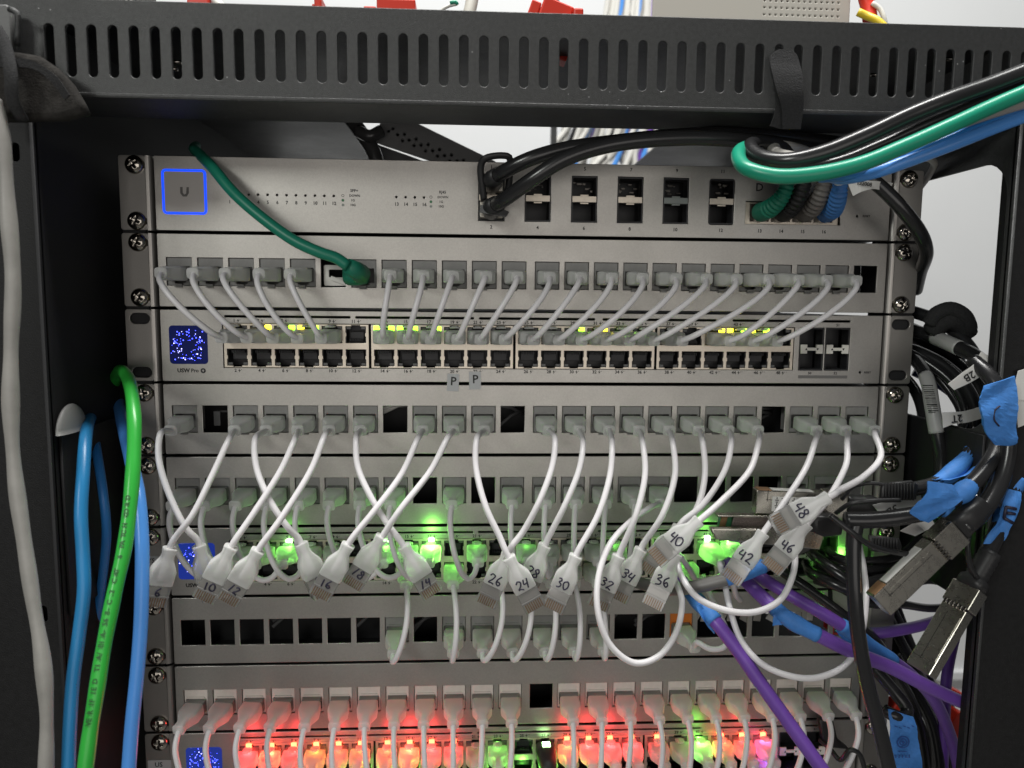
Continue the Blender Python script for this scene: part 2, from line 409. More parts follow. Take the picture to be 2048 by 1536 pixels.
# ------------------------------------------------------------------ the room
def quadbox(x0, x1, z0, z1, d0, d1):
    return rbox(x1-x0, z1-z0, d1-d0, 0), Matrix.Translation(V(((x0+x1)/2, (z0+z1)/2, (d0+d1)/2)))
struct('back_wall', join([quadbox(-2200, 2200, -2200, 1700, -1010, -1000), quadbox(300, 2200, at(1925, 1352, -1000)[1], at(1925, 1338, -1000)[1], -1000, -985)]), WALLM)
struct('floor', join([quadbox(-2200, 2200, -1350, -1340, -1000, 2600)]), mat('floor_vinyl', (0.25, 0.24, 0.23), 0.5, var=0.1, vscale=5))

# ------------------------------------------------------------------ rack frame
def at_z(px, py, z):
    q = CAMR @ np.array([(px - 1024) / FPX, -(py - 768) / FPX, -1.0]); p = CAMP + q*(z-CAMP[1])/q[1]; return float(p[0]), float(p[2])
HX0 = at_z(700, 255, 57.2)[0]; HX1 = at_z(1335, 275, 57.2)[0]; HD = at_z(1000, 238, 57.2)[1]
rack = thing('server_rack', (0, -1300, 0), 'black powder coated open rack frame with slotted top bar holding the silver units', 'server rack')
Z0, Z1 = 14.5, 60.5
slots = []
k0 = 0
for i in range(-24, 31):
    slots.append(rr(i*10.05 - 0.1, 36.3, 4.4, 24.5, 2.15, 5))
put('slotted_top_bar', join([(plate([rr(0, (Z0+Z1)/2, 700, Z1-Z0, 2.4)] + slots, 2.0, 0.42, 66), None),
     (rbox(700, 2.0, 44, 0.5), Matrix.Translation(V((0, Z0+1.4, 44.2)))),
     (rbox(700, 2.0, 60, 0.5), Matrix.Translation(V((0, Z1-1.6, 34))))]), BLACK, rack)
put('top_plate', join([quadbox(-340, HX0, 57.2, 58.4, -420, 64), quadbox(HX1, 340, 57.2, 58.4, -420, 64), quadbox(HX0, HX1, 57.2, 58.4, HD, 64)]), BLACK, rack)
for s in (-1, 1):
    holes = [rr(s*262, z, 4.2, 9, 2) for z in (-12, -250)] if s < 0 else []
    put('front_post', join([(plate([rr(s*302, -320, 100, 668, 1.5)] + holes, 2.0, 0.4, 63.5), None),
        (rbox(2, 668, 8, 0.4), Matrix.Translation(V((s*253, -320, 58)))),
        (rbox(3, 668, 10, 1.2), Matrix.Translation(V((s*300, -320, 66)))), (rbox(80, 668, 1, 0), Matrix.Translation(V((s*300, -320, 52))))]), POST, rack)  # last plate is added behind to keep the post holes dark
    put('mounting_rail', join([(plate([rc(s*234.5, -331, 13, 660)], 2, 0.1, -2.6), None),
        (rbox(2, 660, 26, 0), Matrix.Translation(V((s*228, -331, -17))))]), DARK, rack)
# side panels: the right one is open to the room, the left one is a near-black sheet imitating the shade in its opening
def dl(pts): return pts
up = rr(-165, -79.5, 448, 150, 20, 6)
lo = rr(-165, -430, 448, 350, 10, 4)
put('side_panel', splate([rc(-180, -320, 490, 760), up, lo] + [circ(d, z, 2.9, 16) for d, z in ((20.5, -246), (6, -241), (-20, -241), (-40, -241))], 2, 253), BLACK, rack)
bh = [circ(-150+12*k, -243 , 2.6) for k in range(0, 1)]
put('side_brace', splate([rc(-165, -204, 448, 98)] + [circ(d, z, 2.9, 16) for d, z in ((20.5, -246), (6, -241))] + [circ(d, -241, 2.9, 16) for d in (-20, -40, -60)], 1.6, 250.5), DARK, rack)
put('side_panel', splate([rc(-180, -320, 490, 760)], 2, -253), HOLE, rack)
put('side_brace', splate([rc(-165, -204, 448, 98)] + [rr(d, z, 5, 9, 2) for d, z in ((20, -246), (-8, -190), (-40, -190), (-10, -240), (-40, -240), (30, -170))], 1.6, -250.5), DARK, rack)
# rear: an added plain plate that keeps light out of the rack interior
put('rear_light_block', plate([rc(0, -330, 560, 610)], 2, 0.3, -300), BLACK, rack)

for px, py in ((352, 124), (345, 138), (1752, 150), (1900, 118)):
    x, z, _ = at(px, py, 30)
    put('slot_glint', tube([(x-3, z, 30), (x+3, z-0.3, 31)], 1.1, 10), mat('glint_steel', (0.6, 0.56, 0.5), 0.2, 1.0), rack)  # invented bright pegs imitating glints behind the slots

# ------------------------------------------------------------------ rack units
UH = 44.45
def head_mesh():
    seg, rings = 72, 16; vs = [(0, 0, 0)]; fs = []
    def h(r, a):
        x, y = r*math.cos(a), r*math.sin(a)
        z = 3.1*math.sqrt(max(0.0, 1-(r/5.35)**2)) + 0.2
        cr = max(0, 1-min(abs(x), abs(y))/0.62) * (1 if r < 3.0 else max(0, 1-(r-3.0)/0.6))
        core = 1.0 if (min(abs(x), abs(y)) < 0.75 and r < 2.9) else 0.0
        return z - 1.0*core*(1 - r/3.6)
    vs[0] = (0, -h(0, 0)*0.001, 0)
    for i in range(1, rings+1):
        r = 5.3*i/rings
        for k in range(seg):
            a = 2*math.pi*k/seg; vs.append((r*math.cos(a)*0.001, -h(r, a)*0.001, r*math.sin(a)*0.001))
    for k in range(seg): fs.append((0, 1+k, 1+(k+1) % seg))
    for i in range(rings-1):
        for k in range(seg):
            a = 1+i*seg+k; b = 1+i*seg+(k+1) % seg; fs.append((a, a+seg, b+seg, b))
    base = len(vs)
    for k in range(seg):
        a = 2*math.pi*k/seg; vs.append((5.3*math.cos(a)*0.001, 0.0008, 5.3*math.sin(a)*0.001))
    for k in range(seg):
        a = 1+(rings-1)*seg+k; b = 1+(rings-1)*seg+(k+1) % seg; fs.append((a, base+k, base+(k+1) % seg, b))
    return mesh_from(vs, fs, True)
SCREW = head_mesh()

def ear_mesh(s, top, slotted):
    zc = top - UH/2; h = UH - 1.6
    x0, x1 = 225.6, 241.0
    lp = rr(s*(x0+x1)/2, zc, x1-x0, h, 1.6, 4)
    holes = []
    for q in (-6.3, -38.3):
        if slotted: holes.append(rr(s*(232.6 if s < 0 else 232.6), top+q, 11.5 if slotted == 1 else 10, 6.3, 3.1, 5))
        else: holes.append(rr(s*230.0, top+q, 9.5, 6.3, 3.1, 5))
    # rounded bend between the ear and the body
    pr = [(222.2, -18), (222.2, -3.2)] + [(222.2 + 3.4*(1-math.cos(a)), -3.2 + 3.2*math.sin(a)) for a in np.linspace(0.25, math.pi/2, 6)] + [(225.8, 0), (225.8, -1.3), (224.2, -3.6), (223.6, -18)]
    n = len(pr); vs = []; fs = []
    for z in (zc-h/2, zc+h/2):
        for x, d in pr: vs.append(V((s*x, z, d)))
    for k in range(n): fs.append((k, (k+1) % n, n+(k+1) % n, n+k))
    fs.append(tuple(range(n))); fs.append(tuple(range(2*n-1, n-1, -1)))
    return join([(plate([lp]+holes, 1.3, 0.3, 0), None), (mesh_from(vs, fs), None)])

def unit(k, name, label, holes, screws=True, slotted=0, cat='network switch', body=True, group=None):
    top = -UH*(k-1)
    u = thing(name, (0, top-UH, 0), label, cat, group)
    zc = top - UH/2
    put('faceplate', plate([rr(0, zc, 441.3, UH-1.75, 0.8, 3)] + holes, 1.5, 0.28, 0.4), PANEL, u)
    shell = [quadbox(-220.5, 220.5, top-UH+1.2, top-1.2, -200 if body else -32, -26 if body else -30)]  # panels get an added back plate against light leaking through windows
    if body:
        shell += [quadbox(-220.5, 220.5, top-2.3, top-1.4, -200, -1.2), quadbox(-220.5, 220.5, top-UH+1.4, top-UH+2.3, -200, -1.2)]
    else:
        shell += [quadbox(-220.5, 220.5, top-2.3, top-1.4, -60, -1.2), quadbox(-220.5, 220.5, top-UH+1.4, top-UH+2.3, -60, -1.2)]
    shell += [quadbox(-220.5, -219.5, top-UH+2, top-2, -28, -1.2), quadbox(219.5, 220.5, top-UH+2, top-2, -28, -1.2)]
    if k == 7: shell[0] = quadbox(-220.5, 112, top-UH+1.2, top-1.2, -32, -30)
    put('chassis', join(shell), DARK, u)
    for s in (-1, 1):
        put('mounting_ear', ear_mesh(s, top, slotted), EAR, u)
        if screws:
            for q in (-6.3, -38.3):
                M = Matrix.Translation(V((s*231.6, top+q, 0.3))) @ Matrix.Rotation(random.uniform(0, 3), 4, 'Y')
                put('screw', SCREW, CHROME, u, M)
    return u, top

# ---- keystone patch panels
KX = [-208.5+18*i for i in range(12)] + [9.6+18*i for i in range(12)]
def jack_mesh(flip):
    """face of a keystone jack, centred on its window; opening for the plug"""
    W, H = 14.3, 16.1
    oz = -1.2
    s = -1 if not flip else 1
    op = rc(0, oz, 12.0, 8.6)
    q = [(-6, oz-4.3), (-3.2, oz-4.3), (-3.2, oz-5.6), (-1.8, oz-5.6), (-1.8, oz-7.2), (1.8, oz-7.2), (1.8, oz-5.6), (3.2, oz-5.6), (3.2, oz-4.3), (6, oz-4.3), (6, oz+4.3), (-6, oz+4.3)]
    if flip: q = rc(0, -2.5, 12.4, 8.7)
    its = [(plate([rr(0, 0, W, H, 0.3, 2), q], 1.4, 0.12, -0.7), None)]
    its.append((rbox(W, H, 1.0, 0), Matrix.Translation(V((0, 0, -13)))))
    for sx in (-1, 1): its.append((rbox(1.0, H, 12, 0), Matrix.Translation(V((sx*6.6, 0, -7.5)))))
    its.append(txt('CAT.6', 2.9, 0, 6.0 if not flip else 6.6, -0.62))
    if not flip:
        its.append(bxm(-0.4, -9.0, 1.0, 4.4, 0.7, 2.2, 0.2)); its.append(bxm(-0.4, -8.1, 0.4, 3.8, 2.0, 1.0, 0.2))
    else:
        its.append(bxm(0, 3.1, -0.2, 10.6, 0.5, 0.7, 0.1))
    return join(its)
JM = jack_mesh(False); JMF = jack_mesh(True)
def patch_panel(k, label, present, special={}, light=False, flip=False):
    top = -UH*(k-1); zc = top - 22.9 if k == 2 else top - 22.1
    if k in (5, 7): zc = top-22.3
    if k == 7: zc = top - 23.3
    if k == 8: zc = top - 24.7
    holes = [rc(x, zc, 14.7, 16.5) for x in KX]
    u, top = unit(k, 'patch_bay', label, holes, cat='patch panel', body=False)
    for i, x in enumerate(KX):
        if not present[i]: continue
        m = special.get(i, JACKL if light else JACK)
        put('keystone_jack', JMF if flip else JM, m, u, Matrix.Translation(V((x, zc, 0))))
    return u, zc
def pres(empty): return [i+1 not in empty for i in range(24)]

# ---- ports
PX = [g*87.4 + x for g in range(4) for x in (-176.3, -162.15, -148.0, -133.9, -119.75, -105.6)]
PX = [(-176.3 + 87.45*g + 14.1*i) for g in range(4) for i in range(6)]
ZU, ZL = -14.9, -29.1
def bolt(x, z, s=1.0, d=0.04):
    pts = [(0.25, 1.2), (-0.75, -0.15), (-0.1, -0.15), (-0.3, -1.2), (0.75, 0.2), (0.08, 0.2)]
    vs = [V((x+a*s, z+b*s, d)) for a, b in pts]
    return (mesh_from(vs, [tuple(range(6))]), None)
def dot(x, z, r=0.25, d=0.04):
    return (mesh_from([V((a, b, d)) for a, b in circ(x, z, r, 10)], [tuple(range(10))]), None)
def cage_mesh():
    lps = [rc(35.25, -22.0, 86.0, 26.2)]
    for i in range(6):
        for zz, s in ((ZU, 1), (ZL, -1)):
            x = 14.1*i; w = 6.1; a = zz - s*5.2; b = zz + s*4.9
            p = [(x-w, a), (x+w, a), (x+w, zz-s*1.5), (x+w-0.5, zz-s*1.0), (x+w-0.5, zz+s*0.6), (x+w, zz+s*1.1), (x+w, b), (x+2.6, b), (x+2.6, b+s*0.75), (x-2.6, b+s*0.75), (x-2.6, b), (x-w, b), (x-w, zz+s*1.1), (x-w+0.5, zz+s*0.6), (x-w+0.5, zz-s*1.0), (x-w, zz-s*1.5)]
            lps.append(p if s > 0 else p[::-1])
    return plate(lps, 1.2, 0.12, 0.2)
CAGEM = cage_mesh()
def insert_mesh():
    its = [(rbox(86, 25, 1, 0), Matrix.Translation(V((35.25, -22, -11))))]
    for i in range(6):
        for zz, s in ((ZU, 1), (ZL, -1)):
            x = 14.1*i
            its.append(bxm(x, zz-s*1.2, -5.5, 8.4, 5.2, 1.0, 0.2))
            for c in range(8): its.append(bxm(x-3.5+c, zz-s*3.4, -3.2, 0.45, 1.6, 3.4, 0))
            its.append(bxm(x-5.9, zz, -6, 0.5, 10, 10, 0)); its.append(bxm(x+5.9, zz, -6, 0.5, 10, 10, 0))
    return join(its)
INSM = insert_mesh()
def ledoff_mesh():
    its = []
    for i in range(6):
        for zz, s in ((ZU, 1), (ZL, -1)):
            for sx in (-1, 1): its.append(bxm(14.1*i+sx*4.4, zz+s*3.9, -1.6, 2.6, 1.6, 1.6, 0.2))
    return join(its)
LEDM = ledoff_mesh()
LEDON = rbox(3.6, 3.0, 1.4, 0.4)

def screen(u, top, seed, m=SCREEN, density=95):
    random.seed(seed)
    s = put('status_screen', plate([rr(-204.6, top-21.7, 22.4, 23.0, 2.2, 5)], 0.8, 0.2, 0.75), m, u)
    a1, a2 = [], []
    for i in range(density):
        for _ in range(20):
            a = random.uniform(0, 2*math.pi); r = random.gauss(7.0, 2.3)
            x, z = -204.6+r*math.cos(a)*1.06, top-21.7+r*math.sin(a)
            if abs(x+204.6) < 10.4 and abs(z-top+21.7) < 10.7: break
        (a1 if random.random() < 0.75 else a2).append(dot(x, z, random.choice((0.16, 0.2, 0.24, 0.36)), 0.80))
    put('star_pattern', join(a1), STAR, s); put('star_pattern', join(a2), STAR2, s)

def poe_switch(k, label, dbl, lit, screws, slotted, seed, scr=SCREEN):
    top = -UH*(k-1)
    holes = [rc(-176.3+87.45*g+35.25, top-22.0, 86.6, 26.8) for g in range(4)]
    holes = [rc(-9.9, top-22.0, 349.4, 26.8)]
    holes += [rr(x, top-22.0, 15.6, 26.6, 0.4, 2) for x in (175.9, 192.4)]
    bars = [(-146.0, 75.6), (-70.2, 72.4), (4.0, 72.0), (79.6, 72), (162.6, 76)]
    for cx, w in bars: holes.append(rr(cx, top-4.6, w-1.2, 1.2, 0.5, 3))
    holes.append(circ(208.0, top-36.5, 0.75, 12))
    u, top = unit(k, 'network_switch', label, holes, screws=screws, slotted=slotted)
    T = Matrix.Translation(V((0, top, 0)))
    for g in range(4):
        Mg = Matrix.Translation(V((-176.3+87.45*g, top, 0)))
        cg = put('port_cage', CAGEM, CAGE, u, Mg)
        put('port_insert', INSM, INSERT, cg, Mg); put('led_window', LEDM, LEDOFF, cg, Mg)
    pr = []
    for i in range(24):
        for n, z in ((2*i+1, -7.1), (2*i+2, -37.0)):
            x = PX[i]; w = 1.2 if n < 10 else 1.9
            pr.append(txt(str(n), 2.7, x-1.2, top+z, 0.45)); pr.append(bolt(x+w-0.1, top+z, 1.1, 0.45))
            pr.append(dot(x+w+1.1, top+z+0.55, 0.24, 0.45))
            if n in dbl: pr.append(dot(x+w+2.1, top+z+0.55, 0.24, 0.45))
    for s_, x, z in (('49', 175.5, -7.1), ('51', 192, -7.1), ('50', 175.5, -37.1), ('52', 192, -37.1)): pr.append(txt(s_, 2.2, x, top+z, 0.45))
    pr.append(txt('RESET', 1.7, 212.7, top-36.5, 0.45))
    if k == 3:
        pass
    pr.append(txt('USW', 3.3, -208.2, top-37.2, 0.45)); pr.append(txt('USW', 3.3, -208.1, top-37.2, 0.45)); pr.append(txt('Pro', 3.1, -201.5, top-37.2, 0.45))
    ring = [V((a, b, 0.45)) for a, b in circ(-196.6, top-37.2, 1.55, 20)]
    pr.append((mesh_from(ring, [tuple(range(20))]), None))
    put('printed_marks', join(pr), PRINT, u)
    put('bolt_symbol', join([bolt(-196.6, top-37.2, 0.95, 0.52)]), mat('light_print', (0.5, 0.48, 0.46), 0.5), u)
    put('grey_stripe', join([(plate([rc(184, top-39.4, 31.5, 1.9)], 0.1, 0, 0.48), None)]), LPRINT, u)
    for x in (175.9, 192.4):
        c = put('module_cage', join([(plate([rc(x, top-22, 15.4, 26.4), rc(x, top-15.6, 13.8, 12.0), rc(x, top-28.4, 13.8, 12.0)], 9, 0.1, 0.1), None), (rbox(15, 26, 1, 0), Matrix.Translation(V((x, top-22, -14))))]), INSERT, u)  # cage coloured black throughout so its inside looks shaded
        put('light_pipe', join([bxm(x, top-22, 0.4, 14, 1.9, 1.2, 0.2), bxm(x-5, top-22, 0.4, 4.2, 5.6, 1.3, 0.2), bxm(x+5, top-22, 0.4, 4.2, 5.6, 1.3, 0.2)]), mat('light_pipe', (0.72, 0.70, 0.64), 0.4), c)
        tri = []
        for sx, s_ in ((-3.6, 1), (3.6, -1)):
            tri.append((mesh_from([V((x+sx-0.8, top-22-0.6*s_, 1.1)), V((x+sx+0.8, top-22-0.6*s_, 1.1)), V((x+sx, top-22+0.8*s_, 1.1))], [(0, 1, 2)]), None))
        put('arrow_marks', join(tri), PRINT, c)
    screen(u, top, seed, scr)
    for (i, row, sx, m) in lit:
        zz, s = (ZU, 1) if row == 0 else (ZL, -1)
        put('status_led', LEDON, m, u, Matrix.Translation(V((PX[i]+sx*4.4, top+zz+s*3.8, -0.2))))
    return u, top

# ---- 1: aggregation switch
holes = [rc(x, -21.6, 15.6, 27.4) for x in (-24.5, 3.4, 31.4, 59.3, 87.2)] + [rr(115.3, -21.8, 15.6, 27.4, 1.5, 4), rc(160.0, -27.9, 59.4, 13.6)]
ledx = [-178.0+5.5*i for i in range(12)] + [-80.8+5.45*i for i in range(4)]
holes += [circ(x, -22.2, 0.62, 10) for x in ledx] + [circ(200.3, -29.0, 0.8, 12)]
agg, _ = unit(1, 'network_switch', 'top silver switch with blue lit square logo and paired module ports', holes)
put('logo_plate', plate([rr(-203.7, -21.3, 23.2, 23.6, 1.6, 5)], 0.6, 0.2, 0.6), mat('logo_paint', (0.42, 0.40, 0.38), 0.4, 0.4, bump=0.08, bscale=2600), agg)
put('light_ring', plate([rr(-203.7, -21.3, 25.4, 25.8, 2.4, 6), rr(-203.7, -21.3, 22.8, 23.2, 1.2, 5)], 0.9, 0.2, 0.9), RING, agg)
0 and lamp(agg, (-203.7, -21.3, 9), (0.1, 0.2, 1.0), 0.0004, 0.008)
lg = [[(-206.0, -18.6), (-204.6, -18.6), (-204.6, -21.8), (-203.7, -22.9), (-202.6, -22.2), (-202.3, -18.6), (-201.0, -18.6), (-201.1, -22.0), (-202.4, -24.0), (-204.6, -24.0), (-206.0, -22.2)]]
put('logo_mark', plate(lg, 0.2, 0, 0.75), mat('logo_grey', (0.12, 0.115, 0.11), 0.5), agg)
pr = []
for i, n in enumerate([1, 2, 3, 4, 5, 6, 7, 8, 9, 10, 11, 12]): pr.append(txt(str(n), 2.7, ledx[i]+0.1, -26.6, 0.45))
for i in range(4): pr.append(txt(str(13+i), 2.7, ledx[12+i]+0.1, -26.4, 0.45))
for x0, s_, z0 in ((-107.5, 'SFP+', -19.0), (-55.5, 'RJ45', -19.0)):
    pr.append(txt(s_, 2.3, x0+2, z0, 0.45))
    for j, t in enumerate(('DOWN', '1G', '10G')): pr.append(txt(t, 1.9, x0+2.2+(0 if j == 0 else -1.1), z0-2.9-2.7*j, 0.45))
for x, a, b in ((-24.5, '1', '2'), (3.4, '', '4'), (31.4, '5', '6'), (59.3, '7', '8'), (87.2, '9', '10'), (115.3, '11', '12')):
    if a: pr.append(txt(a, 2.8, x, -3.9, 0.45))
    pr.append(txt(b, 2.8, x, -38.9, 0.45))
for i in range(4): pr.append(txt(str(13+i), 2.8, 139.5+13.4*i, -38.9, 0.45))
pr.append(txt('RESET', 1.8, 206.0, -29.0, 0.45))
put('printed_marks', join(pr), PRINT, agg)
dk = []
for x0 in (-112.2, -60.4):
    dk.append((plate([circ(x0, -21.9, 0.85, 14), circ(x0, -21.9, 0.6, 14)], 0.1, 0, 0.47), None))
put('legend_ring', join(dk), PRINT, agg)
for x0 in (-112.2, -60.4):
    put('legend_dot', join([dot(x0, -24.6, 0.85, 0.46)]), mat('legend_green', (0.04, 0.16, 0.07), 0.5), agg)
    put('legend_dot', join([dot(x0, -27.3, 0.85, 0.46)]), mat('legend_grey', (0.24, 0.26, 0.24), 0.5), agg)
for i, x in enumerate((-24.5, 3.4, 31.4, 59.3, 87.2, 115.3)):
    o1, o2 = rc(x, -14.4, 13.8, 10.6), rc(x, -29.0, 13.8, 10.8)
    c = put('module_cage', join([(plate([rc(x, -21.6, 15.4, 27.2), o1, o2], 10, 0.1, 0.1), None), (rbox(15, 27, 1, 0), Matrix.Translation(V((x, -21.6, -22))))]), INSERT, agg)  # metal cage given black to imitate its dark inside
    put('cage_divider', join([bxm(x, -21.6, 0.1, 14.6, 3.6, 0.8, 0.15), bxm(x, -19.4, 0.0, 5.0, 0.9, 0.8, 0.1), bxm(x, -24.0, 0.0, 5.0, 0.9, 0.8, 0.1)]), CAGE if i != 4 else mat('tinted_cage_metal', (0.22, 0.24, 0.23), 0.4, 0.6), c)
    bits = []
    random.seed(i)
    for _ in range(7): bits.append(bxm(x+random.uniform(-5.5, 5.5), -10.5-random.uniform(0, 6), -6-random.uniform(0, 8), random.uniform(1, 3), random.uniform(0.4, 1.4), 2, 0.1))
    put('cage_springs', join(bits), mat('dull_spring_steel', (0.12, 0.11, 0.10), 0.4, 0.8), c)
put('port_cage', join([(plate([rc(160, -27.9, 59.0, 13.2)] + [rc(139.9+13.4*i, -27.6, 11.9, 10.6) for i in range(4)], 1.2, 0.1, -2.2), None), (rbox(58, 13, 1, 0), Matrix.Translation(V((160, -27.9, -12))))]), CAGE, agg)
put('paper_label', plate([rr(140.5, -13.0, 15.5, 9.2, 0.4, 3)], 0.2, 0.05, 0.65), PANEL, agg)
put('label_letter', join([txt('D', 6.6, 138.2, -13.0, 0.72)]), PRINT, agg)
put('paper_label', plate([rr(155.2, -12.4, 11.5, 9.2, 0.4, 3)], 0.2, 0.05, 0.65), GREYLAB, agg)
put('label_letter', join([txt('G', 5.6, 152.8, -12.4, 0.72)]), PRINT, agg)
put('paper_label', plate([rr(170.8, -13.4, 9.0, 15.5, 0.4, 3)], 0.2, 0.05, 0.65), LABEL, agg)
put('paper_label', plate([rr(180.8, -14.4, 7.0, 15.5, 0.4, 3)], 0.2, 0.05, 0.65), GREYLAB, agg)

# ---- the other eight
pp2, z2 = patch_panel(2, 'silver patch panel under the top switch with cords bending down to the switch below', pres({6, 24}))
sw3, t3 = poe_switch(3, 'silver switch with empty lower port row and two letter P stickers under it', set(range(41, 49)),
    [(1, 0, 1, LY), (2, 0, 1, LG), (3, 0, -1, LY), (3, 0, 1, LG), (6, 0, -1, LG), (6, 0, 1, LG), (7, 0, -1, LG), (7, 0, 1, LG), (8, 0, 1, LG),
     (14, 0, 1, LG), (15, 0, 1, LY), (16, 0, 1, LG), (20, 0, 1, LY), (21, 0, -1, LY), (21, 0, 1, LG), (22, 0, -1, LY), (22, 0, 1, LG)], False, 1, 3)
pp4, z4 = patch_panel(4, 'silver patch panel below the letter P stickers whose cords hang with loose numbered plugs', pres({2, 8, 12, 21}))
pp5, z5 = patch_panel(5, 'silver patch panel just above the switch lit by bright green plugs', pres({9, 11, 18, 19, 20, 21}))
sw6, t6 = poe_switch(6, 'silver switch behind the loose numbered plugs with bright green lit ports', set(range(25, 33)) | set(range(41, 49)), [], True, 0, 6, SCREENB)
pp7, z7 = patch_panel(7, 'silver patch panel with many empty black windows and one orange jack', [i in (7, 9, 10, 11, 12, 13, 14, 17, 23) for i in range(24)], {17: JACKO, 23: JACKR}, flip=True)
pp8, z8 = patch_panel(8, 'lowest silver patch panel with pale jacks above the red glowing ports', pres({13}), light=True, flip=True)
sw9, t9 = poe_switch(9, 'bottom switch with red orange and green glowing plugs', set(range(25, 33)) | set(range(41, 49)), [], True, 0, 9, SCREENB)
for x in (KX[5], ):
    M = None
    put('window_clip', join([(plate([rr(x+0.4, z2-1.2, 13.5, 12.5, 1), rr(x+1.0, z2, 8.5, 4.5, 0.5)], 1.2, 0.3, -3.2), None), bxm(x+3, z2-4.5, -2.4, 11, 2.6, 1.6, 0.3, 0.35)]), WHITEC, pp2)
for x, mm in ((KX[1], 4),):
    put('inner_bracket', join([bxm(x-2, z4-1, -9, 4, 9, 1, 0.2), bxm(x+1, z4+3, -12, 8, 1.2, 1, 0.2)]), GREYP, pp4)
# white and brown cable ends glimpsed behind empty windows
random.seed(5)
for (p, zz, idx, mm) in ((pp4, z4, 7, WHITEC), (pp4, z4, 11, GREYP), (pp4, z4, 20, GREYP), (pp7, z7, 6, GREYP), (pp7, z7, 8, GREYP), (pp7, z7, 3, GREYP), (pp7, z7, 15, GREYP), (pp7, z7, 16, GREYP)):
    its = []
    for q in range(3):
        a = np.array((KX[idx]-9, zz+random.uniform(-8, 8), -14.0)); b = np.array((KX[idx]+9, zz+random.uniform(-2, 8), -24.0))
        its.append((tube([a, (a+b)/2+np.array([0, 2, 0]), b], 1.1, 8), None))
    put('inner_wires', join(its), mm, p)
for idx, mm in ((18, WHITEC), (19, BEIGE), (20, BEIGE), (21, WHITEC), (22, WHITEC)):
    put('pale_backdrop', join([bxm(KX[idx]-3.5, z7+1.5, -16, 7, 14, 1, 0.2, 0.5), bxm(KX[idx]+3.5, z7+1.5, -18, 5, 14, 1, 0.2, 0.1)]), mm, pp7)  # invented pale cards imitating background light in these windows

# stickers with the letter P
for n, (px, py, rt) in enumerate(((906, 765, -0.05), (950, 761, 0.02))):
    x, z, _ = at(px, py, 0.6)
    M = Matrix.Translation(V((x, z, 0.75))) @ Matrix.Rotation(-rt, 4, 'Y')
    st = tag(put('paper_sticker', plate([rr(0, 0, 7.2, 10.6 if n == 0 else 11.0, 0.2, 2)], 0.18, 0.04, 0.1), GREYLAB, None, M),
             'left and slightly lower grey sticker with a letter P' if n == 0 else 'right and slightly higher grey sticker with a letter P', 'sticker', 'letter P stickers')
    put('sticker_letter', join([txt('P', 7.2, 0.2, 0.6, 0.16)]), PRINT, st, M)

# ------------------------------------------------------------------ plugs and patch cords
BOOTM = join([(loft([(0.15, 5.95, 3.9, 10, 0), (0.45, 6.15, 4.1, 10, 0), (7.2, 6.2, 4.1, 10, 0), (7.9, 6.1, 4.05, 9, 0), (9.4, 5.5, 3.95, 8, 0), (11.4, 4.5, 3.7, 7, 0), (13.0, 3.7, 3.4, 6, 0), (14.2, 3.3, 3.2, 5, 0), (16.0, 3.15, 3.05, 4, 0), (19.2, 3.65, 3.2, 4, 0), (19.7, 3.6, 3.15, 4, 0), (20.0, 3.3, 3.0, 3, 0)], 48), None)])
BOOTM.polygons.foreach_set('use_smooth', [True]*len(BOOTM.polygons))
def nose_mesh():
    its = [(rbox(11.7, 12.2, 7.6, 0.35), Matrix.Translation((0, 0, -0.0054)))]
    # clip lever on the back
    its.append((rbox(6.2, 11, 1.0, 0.2), Matrix.Translation((0, -0.0049, -0.004)) @ Matrix.Rotation(R_(6), 4, 'X')))
    # walls of the comb around the contacts
    for c in range(0): its.append((rbox(0.28, 4.6, 0.6, 0), Matrix.Translation(((c-4)*0.00102, 0.0040, -0.0084))))
    its.append((rbox(11.7, 0.8, 0.5, 0.1), Matrix.Translation((0, 0.0040, -0.0056))))
    return join(its)
STUB = join([(rbox(11.6, 5.0, 7.6, 0.3), Matrix.Translation((0, 0, -0.0020)))])
# note: rbox z=height, y=depth, so local z is the plug axis
NOSE = nose_mesh()
CONT = join([(rbox(0.46, 4.8, 0.5, 0), Matrix.Translation(((c-3.5)*0.00122, 0.00378, -0.0088))) for c in range(8)])
BARM = join([(rbox(9.2, 3.4, 3.0, 0.3), Matrix.Translation((0, 0.0012, -0.0036)))] + [(rbox(0.9, 6, 0.9, 0.2), Matrix.Translation(((c-3.5)*0.00115, 0.0005, -0.006))) for c in range(8)])
LATCH = join([(rbox(5.6, 3.2, 1.0, 0.3), Matrix.Translation((0, 0.0056, 0.0016))), (rbox(3.4, 5.2, 1.0, 0.3), Matrix.Translation((0, 0.0060, 0.0026)))])

